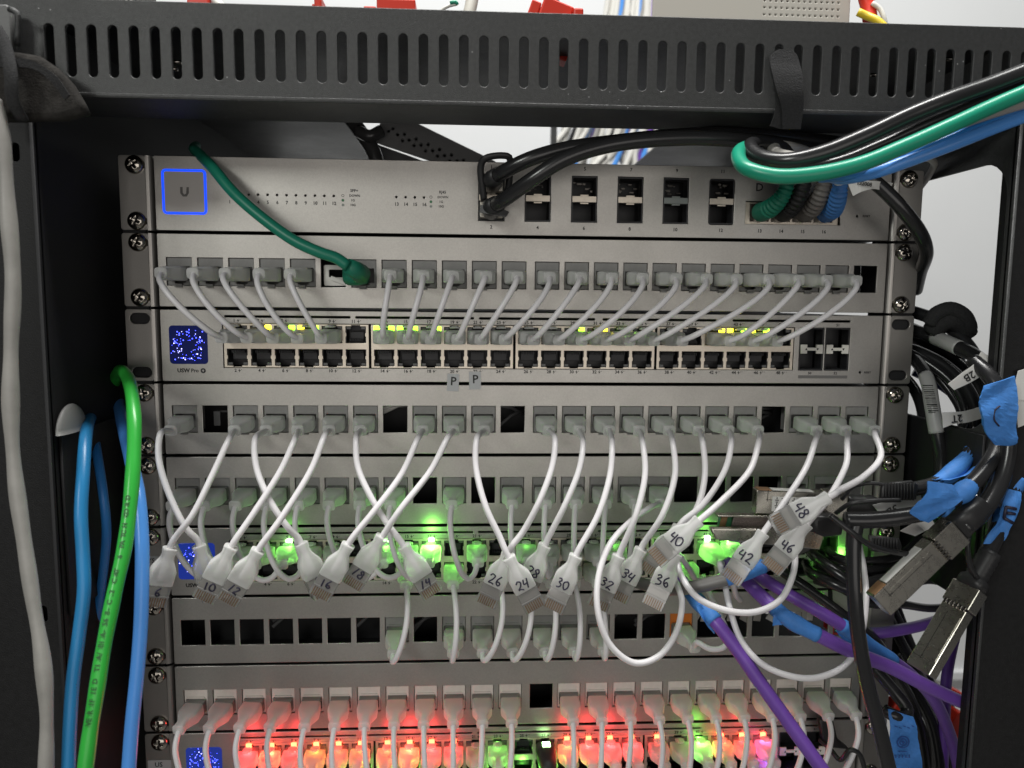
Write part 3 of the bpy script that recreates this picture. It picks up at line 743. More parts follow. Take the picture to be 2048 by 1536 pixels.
DIG = {
 '0': [[(0.3, 1), (0.05, 0.75), (0.05, 0.3), (0.28, 0.02), (0.55, 0.3), (0.52, 0.8), (0.3, 1)]],
 '1': [[(0.35, 1), (0.2, 0)]],
 '2': [[(0.05, 0.8), (0.25, 1), (0.5, 0.85), (0.4, 0.5), (0.05, 0.05), (0.3, 0.1), (0.6, 0.0)]],
 '3': [[(0.05, 0.9), (0.35, 1), (0.48, 0.8), (0.2, 0.55), (0.5, 0.4), (0.45, 0.1), (0.05, 0.05)]],
 '4': [[(0.15, 1), (0.05, 0.5), (0.5, 0.55)], [(0.5, 1), (0.4, 0)]],
 '5': [[(0.5, 1), (0.15, 0.95), (0.1, 0.6), (0.45, 0.55), (0.45, 0.15), (0.05, 0.02)]],
 '6': [[(0.5, 1), (0.15, 0.6), (0.08, 0.25), (0.3, 0.02), (0.5, 0.2), (0.35, 0.42), (0.1, 0.3)]],
 '8': [[(0.45, 0.85), (0.25, 1), (0.08, 0.8), (0.4, 0.5), (0.48, 0.2), (0.25, 0.02), (0.05, 0.25), (0.45, 0.7), (0.45, 0.85)]],
}
def number_mesh(s, size, y, z0):
    its = []; w = 0.72*size; tot = w*len(s)
    for i, ch in enumerate(s):
        for st in DIG[ch]:
            pts = [(tot/2 - i*w - (a+random.uniform(-.05, .05))*size, z0 + (b-0.5+random.uniform(-.05, .05))*size) for a, b in st]
            # local frame: x, z in plane, y outwards ; tube works in (x,z,d)->(x,-d,z)
            p = [(a, b, -y) for a, b in pts]
            p = catmull(p, 0.35)
            its.append((tube(p, 0.42, 6, flat=(1, 1)), None))
    return join(its)

def cord_from(points, r=1.72): return tube(points, r, 12)
CG = {'A': 'white cords from the second unit to the switch below', 'B': 'white cords with loose numbered plugs', 'C': 'white cords from the fifth unit to the green lit switch',
      'D': 'white cords rising from the panel with the orange jack', 'E': 'white cords from the lowest patch panel'}
def boot_tip(M, L=20.0):
    p = M @ Vector((0, 0, L*0.001)); return (p[0]*1000, p[2]*1000, -p[1]*1000)
def plug_frame(x, z, d=0.0, sag=0.0, yaw=0.0, up=-1):
    ax = (math.sin(yaw), -math.sin(sag), 1.0)
    return frame((x, z, d), ax, (0, up, 0))
NW = {6:'six',8:'eight',10:'ten',12:'twelve',14:'fourteen',16:'sixteen',18:'eighteen',24:'twenty four',26:'twenty six',28:'twenty eight',30:'thirty',32:'thirty two',34:'thirty four',36:'thirty six',40:'forty',42:'forty two',46:'forty six',48:'forty eight'}
ON = ['one','three','five','seven','nine','eleven','thirteen','fifteen','seventeen','nineteen','twenty one','twenty three','twenty five','twenty seven','twenty nine','thirty one','thirty three','thirty five','thirty seven','thirty nine','forty one','forty three','forty five','forty seven']
def ordn(i): return ['first', 'second', 'third', 'fourth', 'fifth', 'sixth', 'seventh', 'eighth', 'ninth', 'tenth', 'eleventh', 'twelfth', 'thirteenth', 'fourteenth', 'fifteenth', 'sixteenth', 'seventeenth', 'eighteenth', 'nineteenth', 'twentieth', 'twenty first', 'twenty second', 'twenty third', 'last'][i]

def patch(label, group, M1, M2, path, lit=None, b2='plug'):
    """a white patch cord; M1, M2 frames of its plugs (M2 may be None), path of rack points between the boot tips"""
    t1 = boot_tip(M1, 15)
    o = thing('patch_cable', boot_tip(M1, 0), label, 'patch cord', group)
    put('boot', BOOTM, BOOT, o, M1); put('clear_plug', STUB, CLEAR, o, M1)
    if M2 is not None:
        put('boot', BOOTM, BOOT, o, M2); put('clear_plug', STUB, CLEAR, o, M2); put('latch', LATCH, BOOT, o, M2)
    pts = [np.array(boot_tip(M1, 5)), np.array(boot_tip(M1, 17))] + [np.array(p, float) for p in path]
    if M2 is not None: pts += [np.array(boot_tip(M2, 17)), np.array(boot_tip(M2, 5))]
    put('cord', cord_from(catmull(pts)), CORD, o)
    return o
def auto_path(M1, M2, h1, h2, n=12):
    a = np.array(boot_tip(M1, 20)); b = np.array(boot_tip(M2, 20))
    return bez(a, a+np.array(h1), b+np.array(h2), b, n)

_nm = number_mesh
def number_mesh(s, size, y, z0):
    me = _nm(s, size*random.uniform(0.92, 1.12), y, z0+random.uniform(-0.4, 0.4))
    me.transform(Matrix.Rotation(random.uniform(-0.16, 0.16), 4, 'Y') @ Matrix.Shear('XZ', 4, (0, 0))) if False else None
    a = random.uniform(-0.18, 0.18); z = z0*0.001
    me.transform(Matrix.Translation((0, 0, z)) @ Matrix.Rotation(a, 4, 'Y') @ Matrix.Translation((0, 0, -z))); return me
random.seed(11)
J = lambda i, z, sag=0.05, yaw=0.0: plug_frame(KX[i], z-1.3, 2.6, sag, yaw, 1)
Pp = lambda i, top, row=0, sag=0.03, yaw=0.0: plug_frame(PX[i], top+(ZU if row == 0 else ZL)-(0.8 if row == 0 else -0.8), 2.6, sag, yaw, 1 if row == 0 else -1)

# row A : unit 2 -> unit 3
amap = [(j, p) for j, p in zip(range(0, 5), range(0, 5))] + [(j, p) for j, p in zip(range(7, 20), range(6, 19))] + [(20, 20), (21, 21), (22, 22)]
for j, p in amap:
    dx = PX[p]-KX[j]
    y1 = 0.10*np.sign(KX[j]+36) if abs(KX[j]+36) > 100 else 0.0
    M1 = J(j, z2, 0.02, y1+random.uniform(-.04, .04)); M2 = Pp(p, t3, 0, 0.03, -np.sign(dx)*0.10+random.uniform(-.04, .04))
    h = 13 + random.uniform(-4, 4)
    path = auto_path(M1, M2, (dx*0.05+random.uniform(-3, 3), -7+random.uniform(-3, 3), h), (-dx*0.16+random.uniform(-3, 3), 5, h), 9)[1:-1]
    patch('white patch cord plugged into port %s above the letter P stickers' % ON[p], CG['A'], M1, M2, path)

# row B : unit 4 -> loose numbered plugs
def free_frame(bt, tip, db, dt, roll=0.0):
    a = np.array(at(*bt, db)); b = np.array(at(*tip, dt)); ax = a - b; L = np.linalg.norm(ax); ax /= L
    toc = CAMP - (a+b)/2; toc = toc/np.linalg.norm(toc)
    side = np.cross(ax, toc); yd = toc*math.cos(roll) + side*math.sin(roll)
    o = b + ax*11.4
    return frame(tuple(o), tuple(ax), tuple(yd))
def loose(label, j, mids, bt, tip, db, dt, num, onboot, roll=0.0, M1=None):
    M1 = M1 or J(j, z4, 0.10, 0.0)
    M2 = free_frame(bt, tip, db, dt, roll)
    o = thing('patch_cable', boot_tip(M1, 0), label, 'patch cord', CG['B'])
    put('boot', BOOTM, BOOT, o, M1)
    pts = [np.array(boot_tip(M1, 5)), np.array(boot_tip(M1, 19))] + [np.array(at(*m)) for m in mids] + [np.array(boot_tip(M2, 23)), np.array(boot_tip(M2, 16)), np.array(boot_tip(M2, 2))]
    put('cord', cord_from(catmull(pts)), CORD, o)
    b2 = put('boot', BOOTM, BOOT, o, M2)
    nz = put('clear_plug', NOSE, CLEAR, o, M2); put('contacts', CONT, GOLD, nz, M2); put('inner_wires', BARM, LOADBAR, nz, M2)
    if num:
        if onboot: put('written_number', number_mesh(num, 5.0, 4.18, 4.0), INK, b2, M2)
        else: put('written_number', number_mesh(num, 4.4, 3.95, -3.0), INK, nz, M2)
L0 = 'white cord ending in a loose clear plug marked %s'
loose(L0 % NW[6], 2, [(455, 885, 46), (425, 950, 56), (385, 1030, 62)], (340, 1098), (306, 1208), 64, 66, '6', False, 0.25)
loose('white cord from the first jack with its loose plug hidden behind the plug marked 10', 0, [(320, 870, 44), (318, 920, 50), (345, 1005, 54), (375, 1060, 55)], (398, 1092), (425, 1195), 53, 50, '', False, 0.1)
loose(L0 % NW[10], 4, [(587, 885, 46), (562, 940, 56), (505, 1030, 66)], (462, 1095), (408, 1195), 70, 70, '10', False)
loose(L0 % NW[12], 5, [(648, 875, 46), (622, 940, 58), (560, 1040, 70)], (518, 1098), (456, 1200), 73, 73, '12', False)
loose(L0 % NW[8], 3, [(510, 880, 44), (514, 940, 54), (545, 1010, 60), (580, 1060, 60)], (602, 1088), (645, 1188), 58, 56, '8', False, 0.2)
loose(L0 % NW[16], 8, [(832, 885, 46), (805, 945, 56), (750, 1020, 68)], (702, 1080), (640, 1190), 72, 72, '16', False)
loose(L0 % NW[18], 9, [(893, 880, 46), (862, 940, 56), (800, 1020, 68)], (768, 1068), (705, 1168), 68, 66, '18', False)
loose(L0 % NW[14], 6, [(712, 880, 44), (716, 935, 54), (745, 1000, 62), (780, 1055, 64)], (806, 1090), (864, 1186), 64, 62, '14', False)
loose(L0 % NW[24], 10, [(953, 880, 46), (952, 935, 56), (972, 1015, 66), (1000, 1075, 70)], (1014, 1108), (1070, 1214), 72, 72, '24', True)
loose(L0 % NW[26], 12, [(1110, 880, 46), (1105, 930, 56), (1080, 1000, 64), (1045, 1065, 64)], (1018, 1103), (972, 1205), 64, 62, '26', True)
loose(L0 % NW[28], 13, [(1166, 890, 46), (1158, 940, 56), (1130, 1010, 62)], (1088, 1095), (1048, 1190), 60, 58, '28', True)
loose(L0 % NW[30], 14, [(1224, 890, 46), (1220, 950, 58), (1196, 1030, 68)], (1150, 1116), (1106, 1216), 72, 72, '30', True)
loose(L0 % NW[32], 15, [(1286, 890, 46), (1290, 950, 58), (1272, 1030, 66)], (1238, 1110), (1196, 1212), 64, 62, '32', True)
loose(L0 % NW[34], 16, [(1346, 890, 46), (1350, 950, 56), (1325, 1030, 62)], (1282, 1098), (1236, 1196), 58, 56, '34', True)
loose(L0 % NW[36], 17, [(1406, 890, 46), (1410, 945, 52), (1400, 1000, 56), (1372, 1060, 60)], (1346, 1120), (1304, 1212), 70, 72, '36', True)
loose('white cord with a loose plug mostly hidden behind the plug marked 40', 18, [(1462, 890, 46), (1450, 940, 54), (1405, 1010, 58)], (1352, 1062), (1296, 1144), 58, 56, '', True)
loose(L0 % NW[40], 19, [(1516, 890, 48), (1500, 940, 60), (1445, 1000, 74)], (1394, 1045), (1308, 1118), 80, 80, '40', True)
loose(L0 % NW[42], 21, [(1628, 890, 48), (1612, 935, 58), (1565, 1010, 70)], (1518, 1078), (1460, 1160), 74, 74, '42', True)
loose(L0 % NW[46], 22, [(1694, 890, 48), (1692, 930, 58), (1655, 1000, 66)], (1612, 1050), (1540, 1138), 76, 76, '46', True)
loose(L0 % NW[48], 23, [(1750, 870, 46), (1762, 910, 58), (1725, 955, 76), (1680, 980, 84)], (1650, 998), (1548, 1052), 90, 90, '48', True)

# row C : unit 5 -> unit 6
cl = 'white patch cord from the %s jack of the panel above the green lit switch'
for j, p in ((0, 0), (1, 1), (2, 2), (3, 3), (4, 4), (5, 6), (6, 7), (7, 8), (9, 10), (11, 12), (12, 13), (13, 14), (14, 15), (15, 16)):
    dx = PX[p]-KX[j]
    M1 = J(j, z5, 0.10, -0.05); M2 = Pp(p, t6, 0, 0.04, random.uniform(-.05, .05))
    path = auto_path(M1, M2, (-4, -16, 10), (-dx*0.5, -24-random.uniform(0, 4), 6), 9)[1:-1]
    patch(cl % ordn(j), CG['C'], M1, M2, path)
M1 = J(16, z5, 0.10, -0.2); M2 = Pp(18, t6, 1, 0.2, 0.1)
patch('white cord looping in a wide circle beside the plug marked 32', CG['C'], M1, M2,
      [at(*q) for q in ((1302, 1014, 34), (1262, 1042, 48), (1218, 1092, 64), (1196, 1160, 74), (1197, 1230, 80), (1222, 1292, 82), (1270, 1326, 82), (1318, 1312, 80), (1352, 1265, 76), (1364, 1205, 66), (1352, 1165, 52))])
M1 = Pp(18, t6, 0, 0.0, 0.3)
# two wide loops on the right
M1 = Pp(19, t6, 1, 0.1, 0.1)
patch('white cord hanging in a shallow loop under the plugs marked 42 and 46', CG['C'], M1, None,
      [at(*q) for q in ((1354, 1108, 52), (1362, 1150, 66), (1395, 1195, 78), (1450, 1220, 84), (1510, 1224, 84), (1560, 1200, 80), (1584, 1155, 74), (1590, 1110, 62), (1580, 1070, 45), (1565, 1040, 25), (1550, 1010, 8))])
M1 = Pp(20, t6, 0, 0.25, 0.25); 
patch('white cord in the widest low loop running from the bright green plug of port 41', CG['C'], M1, None,
      [at(*q) for q in ((1440, 1130, 48), (1450, 1170, 56), (1462, 1225, 66), (1482, 1280, 74), (1520, 1325, 80), (1580, 1352, 82), (1640, 1354, 80), (1695, 1325, 74), (1722, 1270, 66), (1732, 1200, 56), (1728, 1140, 40), (1716, 1080, 20), (1705, 1040, 8))])
o = patch('bright green lit clear plug in port 43 beside the plug marked 42', CG['C'], Pp(21, t6, 0, 0.0, 0.0), None, [at(1462, 1128, 34), at(1464, 1150, 42), at(1470, 1185, 36), at(1480, 1200, 20)])

# row D : unit 7 -> lower row of unit 6
dl_ = 'white patch cord from the %s window of the panel with the orange jack'
for j, p in ((7, 7), (9, 9), (10, 11), (11, 12), (12, 13), (13, 14), (14, 15)):
    M1 = plug_frame(KX[j], z7-2.6, 2.6, 0.16, 0.0, 1); M2 = Pp(p, t6, 1, 0.10, 0.0)
    dx = PX[p]-KX[j]
    path = auto_path(M1, M2, (-2, -8, 16), (6+dx*0.1, -22, 16), 9)[1:-1]
    patch(dl_ % ordn(j), CG['D'], M1, M2, path)
M1 = plug_frame(KX[17], z7-2.6, 2.6, 0.12, 0.15, 1)
patch('white patch cord plugged into the single orange jack', CG['D'], M1, None,
      [at(*q) for q in ((1396, 1285, 30), (1420, 1298, 34), (1448, 1294, 34), (1455, 1270, 28), (1440, 1230, 22), (1420, 1190, 16), (1405, 1150, 8))])

# row E : unit 8 -> unit 9
el = 'white patch cord from the %s jack of the lowest patch panel'
for j, p in [(i, i) for i in range(12)] + [(i, i+1) for i in range(13, 23)] + [(23, 23)]:
    row = 0
    if j == 23: row = 1
    M1 = plug_frame(KX[j], z8-2.6, 2.6, 0.16, 0.0 if j > 3 else -0.15, 1); M2 = Pp(p, t9, row, 0.05, 0.0)
    dx = PX[p]-KX[j]
    sd = -6 if j < 6 else (0 if j < 16 else 5)
    path = auto_path(M1, M2, (sd+random.uniform(-2, 2), -24, 14), (dx*0.06, -46-random.uniform(0, 6), 10), 11)[1:-1]
    patch(el % ordn(j), CG['E'], M1, M2, path)

# ------------------------------------------------------------------ LED light inside the lit plugs
GRN = (0.22, 1.0, 0.10); REDC = (1.0, 0.035, 0.04); ORG = (1.0, 0.10, 0.035); YEL = (1.0, 0.30, 0.04); PNK = (1.0, 0.06, 0.18)
def glow(u, i, top, row, c, pw, d=4.0, ledm=None):
    zz = (ZU if row == 0 else ZL); s = 1 if row == 0 else -1
    lamp(u, (PX[i], top+zz-0.5*s, d+2.5), c, pw, 0.0015)
    lamp(u, (PX[i], top+zz+s*3.0, -1.0), c, pw*0.5, 0.001)
    if ledm: put('status_led', LEDON, ledm, u, Matrix.Translation(V((PX[i]+0.0, top+zz+s*5.4, 1.2))))
KG = 0.0034; K9 = 0.0056
for i, row, c, pw in ((2, 0, GRN, 1.6), (6, 0, GRN, 1.6), (8, 0, GRN, 8.0), (10, 0, GRN, 0.35), (12, 0, GRN, 0.35), (7, 0, GRN, 0.2), (7, 1, GRN, 0.35), (9, 1, GRN, 0.45), (16, 0, GRN, 0.3), (18, 0, GRN, 0.5), (18, 1, GRN, 0.4), (19, 1, GRN, 0.4), (20, 0, GRN, 2.2), (21, 0, GRN, 1.6), (1, 0, GRN, 0.12)):
    glow(sw6, i, t6, row, c, pw*KG, ledm=LW if pw > 1.5 else None)
for i, row, c, pw in ((0, 0, REDC, 2), (1, 0, ORG, 3), (2, 0, REDC, 1.5), (3, 0, YEL, 0.8), (4, 0, ORG, 0.7), (5, 0, ORG, 0.9), (6, 0, ORG, 1.2), (7, 0, ORG, 2.6), (8, 0, REDC, 1.8), (9, 0, REDC, 1.2), (11, 0, GRN, 0.3),
                      (14, 0, ORG, 2.0), (15, 0, REDC, 2.0), (16, 0, REDC, 2.4), (17, 0, REDC, 2.6), (18, 0, REDC, 0.15), (20, 0, GRN, 2.4), (21, 0, ORG, 1.6), (22, 0, REDC, 0.7), (23, 0, PNK, 2.0), (11, 1, GRN, 1.5), (5, 1, GRN, 1.0), (12, 1, GRN, 1.0), (7, 1, GRN, 1.0), (14, 1, GRN, 1)):
    glow(sw9, i, t9, row, c, pw*K9, ledm=(LR if c in (REDC, PNK, ORG, YEL) and row == 0 else None))
def spill(u, i, top, c, p): lamp(u, (PX[i], top-2.5, 9), c, p, 0.004, 'led_spill')  # extra lamps ahead of the ports imitating light spilled by lit plugs
spill(sw6, 8, t6, GRN, 0.012); spill(sw6, 2, t6, GRN, 0.002); spill(sw6, 20, t6, GRN, 0.004)
for i, c, p in ((2, REDC, 0.006), (5, REDC, 0.006), (6, REDC, 0.006), (8, REDC, 0.006), (15, REDC, 0.008), (17, REDC, 0.006), (21, REDC, 0.005), (1, REDC, 0.012), (4, REDC, 0.006), (7, REDC, 0.012), (9, REDC, 0.008), (14, REDC, 0.008), (16, REDC, 0.012), (20, GRN, 0.005), (0, REDC, 0.008), (22, REDC, 0.006)): spill(sw9, i, t9, c, p*0.5)
lamp(sw9, (PX[23]+2, t9-26, 10), (0.1, 0.1, 1.0), 0.006, 0.001)
lamp(sw6, (192, t6-20, 8), GRN, 0.010, 0.001); lamp(sw6, (206, t6-22, 8), GRN, 0.007, 0.001)

# ------------------------------------------------------------------ other cables
def cable(name, label, m, path, r, group=None, cat='cable', seg=16, d=None):
    """path in photo pixels with depth"""
    pts = catmull([np.array(at(*p)) for p in path])
    o = thing(name, tuple(pts[0]), label, cat, group)
    put('jacket', tube(pts, r, seg), m, o)
    return o, pts
def sleeve(o, pts, a, b, r, m, name='tape', wob=0.25, seg=14):
    n = len(pts); seg_pts = pts[int(a*n):max(int(b*n), int(a*n)+3)]
    rnd = random.Random(int(a*1000)+n)
    return put(name, tube(seg_pts, lambda t: r*(1+wob*0.12*math.sin(t*9+n)), seg), m, o)

# big grey cable down the left edge and the strap above it
cable('network_cable', 'thick light grey cable hanging down the left post', OLD_GREY,
      [(-14, 200, 92), (6, 290, 92), (16, 420, 92), (26, 560, 93), (22, 700, 94), (22, 830, 95), (30, 950, 96), (48, 1080, 98), (66, 1200, 100), (84, 1310, 102), (93, 1420, 104), (92, 1560, 106)],
      lambda t: 3.35*(1+0.08*math.sin(t*47)+0.06*math.sin(t*31+1)), 'cables hanging at the left post')
st = thing('hook_strap', at(60, 180, 84), 'dusty black fabric strap bunched at the upper left corner of the rack', 'strap')
put('strap_fold', pxplate([(-30, 98), (30, 101), (72, 108), (108, 132), (138, 165), (158, 200), (170, 224), (120, 238), (-30, 240)], 84, 9, 3.0), FABRIC, st)
put('strap_edge', rib_px([(-20, 118, -20, 135, 90), (60, 120, 66, 138, 91), (110, 150, 104, 166, 91), (140, 190, 130, 200, 90)], 1.0), VELCRO, st)
put('strap_loop', tube(catmull([np.array(at(*p)) for p in ((-8, 60, 84), (10, 95, 88), (22, 150, 93), (25, 200, 92), (45, 240, 86))]), 3.4, 12, flat=(1, 0.4)), VELCRO, st)
ht = thing('latch', at(20, 60, 72), 'grey painted latch plate at the upper left corner above the strap', 'latch')
put('latch_plate', pxplate([(-40, 8), (12, 8), (22, 20), (26, 95), (10, 104), (-40, 104)], 76, 4, 1.0), GREYP, ht)
put('latch_hook', tube(catmull([np.array(at(*p)) for p in ((18, 18, 78), (34, 26, 78), (36, 60, 77), (34, 92, 76))]), 1.4, 10), BLACK, ht)

# green printed cable and blue cables on the left
go, gp = cable('network_cable', 'bright green printed patch cable arching down the left side', GREEN,
      [(222, 830, -40), (226, 775, -18), (240, 742, 12), (258, 762, 40), (268, 830, 62), (267, 920, 76), (260, 1010, 86), (248, 1100, 94), (228, 1190, 102), (208, 1290, 110), (192, 1390, 117), (178, 1480, 122), (168, 1560, 126)],
      lambda t: 3.45*(1+0.03*math.sin(t*60)), 'cables hanging at the left post')
s_ = 'VERIFIED TIA/EIA-568-C.2 CAT 6 PATCH CORD'
its = []
gl = np.array(gp); seglen = np.r_[0, np.cumsum(np.linalg.norm(np.diff(gl, axis=0), axis=1))]
pend = np.array(at(261, 1000, 85)); s_end = seglen[int(np.argmin(np.linalg.norm(gl-pend, axis=1)))]
for q, ch in enumerate(s_):
    sl = s_end + (len(s_)-1-q)*2.55
    if ch == ' ' or sl > seglen[-1]-4: continue
    k = int(np.searchsorted(seglen, sl)); k = min(max(k, 1), len(gl)-2)
    c = gl[k]; tn = gl[k-1]-gl[k+1]; tn /= np.linalg.norm(tn)
    toc = CAMP - c; toc -= tn*np.dot(toc, tn); toc /= np.linalg.norm(toc)
    sd = np.cross(tn, toc); nn = toc*math.cos(0.35) - sd*math.sin(0.35); nn /= np.linalg.norm(nn)
    p = c + nn*3.58
    # text local: x right, z up, -y out
    X = V(tuple(tn)).normalized(); OUT = V(tuple(nn)).normalized(); Y = -OUT; Zz = X.cross(Y)
    M = Matrix([[X[0], Y[0], Zz[0], 0], [X[1], Y[1], Zz[1], 0], [X[2], Y[2], Zz[2], 0], [0, 0, 0, 1]]); M.translation = V(tuple(p))
    its.append((text_me(ch, 3.2), M))
put('printed_text', join(its), mat('faded_print', (0.012, 0.10, 0.018), 0.5), go)
cable('network_cable', 'sky blue cable hanging left of the green printed cable', BLUE2,
      [(186, 860, -10), (180, 836, 20), (172, 870, 50), (166, 950, 68), (162, 1030, 76), (166, 1110, 80), (168, 1180, 84), (158, 1270, 88), (146, 1360, 92), (140, 1450, 96), (136, 1560, 100)], 3.2, 'cables hanging at the left post')
cable('network_cable', 'bright blue cable hanging right of the green printed cable', BLUEL,
      [(236, 800, -20), (246, 850, 20), (262, 920, 48), (277, 990, 66), (284, 1080, 76), (284, 1170, 82), (281, 1260, 86), (274, 1350, 90), (264, 1450, 94), (256, 1560, 98)], 3.4, 'cables hanging at the left post')
cable('network_cable', 'dark blue cable in shadow between the sky blue and green cables', BLUE,
      [(184, 845, -10), (194, 905, 26), (206, 985, 36), (213, 1060, 36), (208, 1130, 32), (196, 1220, 26), (180, 1330, 20), (182, 1420, 16), (205, 1500, 10), (225, 1560, 5)], 2.5, 'cables hanging at the left post')
cable('network_cable', 'thin navy cable crossing the shadow at the lower left', NAVY,
      [(200, 1440, -30), (225, 1470, -30), (245, 1500, -25), (262, 1560, -20)], 1.8, 'cables hanging at the left post')
wd_ = bmesh.new(); bmesh.ops.create_uvsphere(wd_, u_segments=28, v_segments=16, radius=0.010)
bmesh.ops.bisect_plane(wd_, geom=wd_.verts[:]+wd_.edges[:]+wd_.faces[:], plane_co=(0, 0, 0), plane_no=(0, 0, 1), clear_inner=True)
bmesh.ops.scale(wd_, vec=(0.36, 1.45, 1.5), verts=wd_.verts)
me = bpy.data.meshes.new('dome'); wd_.to_mesh(me); wd_.free(); me.polygons.foreach_set('use_smooth', [True]*len(me.polygons))
dm = tag(put('round_cover', me, mat('dim_white_plastic', (0.22, 0.22, 0.215), 0.5), None, Matrix.Translation(V((-249.6, -154.5, 49)))), 'white rounded plastic cap peeking out beside the left post', 'cap')

# dark green cable from the upper left into the seventh jack of unit 2
o, pts = cable('network_cable', 'dark green cable crossing the top switch down to the patch panel jack', GREEND,
      [(392, 292, -90), (388, 298, -40), (398, 308, -6), (425, 335, 16), (470, 388, 26), (530, 440, 32), (590, 482, 36), (640, 505, 38), (672, 516, 38), (696, 532, 38)], lambda t: 3.15)
MB = plug_frame(KX[6]-2.5, z2-1.3, 0.4, 0.0, -0.1, 1)
bt = [(-0.2, 6.0, 5.0, 6, 0), (6, 6.2, 5.4, 5, 0), (12, 6.2, 6.0, 4, 0), (17, 5.8, 6.2, 3, 0.0), (21, 4.6, 4.8, 2.4, 0.3), (23, 2.2, 2.4, 2, 0.4)]
put('boot', loft(bt), mat('green_boot_rubber', (0.008, 0.16, 0.10), 0.5, bump=0.3, bscale=300), o, MB)
rb = [(tube([np.array(pts[-1])+(np.array(pts[-1])-np.array(pts[-4]))*0, np.array(at(712, 540, 32)), np.array(at(722, 548, 24))], lambda t: 4.2+1.4*t, 14), None)]
put('strain_relief', join(rb), MATS['green_boot_rubber'], o)
# ports 1 and 2 direct attach cables
def dac(label, start, path, m, port_z, x, loop):
    o, pts = cable('direct_attach_cable', label, BLKCORD, path, 4.1, 'thick black cables in module ports 1 and 2')
    put('module_nose', join([bxm(x, port_z, 3, 13.6, 9.6, 8, 0.5)]), STEEL, o)
    a = np.array((x, port_z, 6)); b = np.array(pts[0]); e = b + (np.array(pts[4])-b)*1.0
    put('boot', tube([a, a*0.6+b*0.4, b, e], lambda t: 6.0-1.3*t, 16), RUBBER, o)
    if loop == 1:
        lp = catmull([np.array(at(*p)) for p in ((968, 400, 16), (962, 330, 22), (972, 316, 24), (1018, 314, 24), (1020, 330, 22), (1008, 400, 16), (975, 408, 14))])
        put('pull_tab', tube(lp, 1.5, 8, flat=(1.3, 0.8)), RUBBER, o)
    else:
        put('pull_tab', join([(ribbon([at(960, 425, 24), at(985, 430, 26), at(1012, 434, 27)], [at(962, 410, 24), at(988, 412, 26), at(1018, 424, 27)], 2.4), None)]), RUBBER, o)
    return o
dac('black cable from module port 1 arching right under the top bar', None,
    [(985, 358, 22), (1010, 342, 34), (1060, 318, 40), (1130, 298, 40), (1230, 284, 38), (1350, 272, 36), (1480, 268, 30), (1620, 280, 20), (1780, 300, -5), (1900, 310, -30)], BLKCORD, -14.2, -24.5, 1)
dac('black cable from module port 2 rising to join the one above it', None,
    [(982, 414, 24), (1010, 398, 38), (1060, 362, 48), (1130, 318, 52), (1220, 290, 52), (1350, 277, 50), (1480, 280, 46), (1600, 296, 36), (1680, 322, 28), (1750, 365, 28), (1806, 420, 30), (1842, 470, 26), (1852, 505, 16), (1840, 545, -6), (1832, 580, -25)], BLKCORD, -29.4, -24.5, 2)

# ribbed RJ45 boots of ports 13-16 and their cables to the upper right
def rjboot(x, mcol, tipx, tipz, tipd):
    a = np.array((x, -27.6, 1.0)); e = np.array((tipx, tipz, tipd))
    mid = (a+e)/2 + np.array((1.5, -3.5, 7))
    path = bez(a, a+np.array((0, -0.5, 13)), e+np.array((-2, -10, 2)), e, 130)
    me = tube(path, lambda t: (6.2-2.3*t)*(1+0.075*math.sin(t*78)*(1 if t > 0.25 else 0)), 18, flat=(1, 0.95))
    return me, e
grp = 'cables sweeping to the upper right corner'
specs = [
 ('teal green cable with ribbed boot in port 13 looping out to the right edge', GREENT, 139.9, (1570, 390, 20),
  [(1575, 365, 22), (1572, 330, 30), (1540, 305, 42), (1500, 294, 58), (1477, 308, 76), (1492, 336, 92), (1550, 352, 100), (1630, 348, 104), (1720, 328, 106), (1810, 292, 108), (1900, 252, 110), (1980, 215, 110), (2080, 172, 112)], 3.6),
 ('black cable with ribbed boot in port 14 looping out above the green one', BLKCORD, 153.3, (1610, 385, 20),
  [(1612, 350, 24), (1600, 315, 34), (1560, 296, 44), (1515, 286, 58), (1500, 296, 70), (1520, 314, 82), (1570, 322, 92), (1640, 308, 98), (1730, 272, 102), (1820, 230, 104), (1900, 198, 106), (1980, 170, 106), (2080, 132, 108)], 4.0),
 ('grey white cable with ribbed boot in port 15 between green and blue', OLD_GREY, 166.7, (1650, 382, 20),
  [(1652, 350, 24), (1640, 320, 32), (1600, 300, 40), (1560, 292, 44), (1545, 300, 56), (1570, 312, 72), (1640, 322, 84), (1720, 330, 90), (1800, 300, 94), (1900, 254, 98), (1980, 226, 98), (2080, 196, 100)], 3.0),
 ('bright blue cable with ribbed boot in port 16 along the bottom of the bundle', BLUEL, 180.1, (1688, 385, 24),
  [(1682, 362, 30), (1672, 350, 40), (1660, 352, 54), (1690, 356, 72), (1750, 344, 84), (1820, 320, 90), (1900, 290, 94), (1980, 258, 96), (2080, 220, 98)], 3.3)]
for lab, m, x, tp, path, r in specs:
    o, pts = cable('network_cable', lab, m, path, r, grp)
    tipp = np.array(at(*tp)); 
    me, e = rjboot(x, m, *np.array(pts[0]))
    put('boot', me, mat(m.name + '_boot', tuple(0.6*c for c in m.node_tree.nodes['Principled BSDF'].inputs['Base Color'].default_value[:3]) if m is not OLD_GREY else (0.13, 0.12, 0.11), 0.5), o)
    if m is BLUEL:
        sleeve(o, pts, 0.0, 0.055, 3.9, LABEL, 'white_sleeve', 0)
cable('network_cable', 'second blue cable doubled along the upper side of the bright blue one', BLUE, [(1640, 356, 62), (1700, 350, 78), (1780, 324, 86), (1860, 294, 92), (1940, 262, 94), (2080, 204, 97)], 2.6, grp)
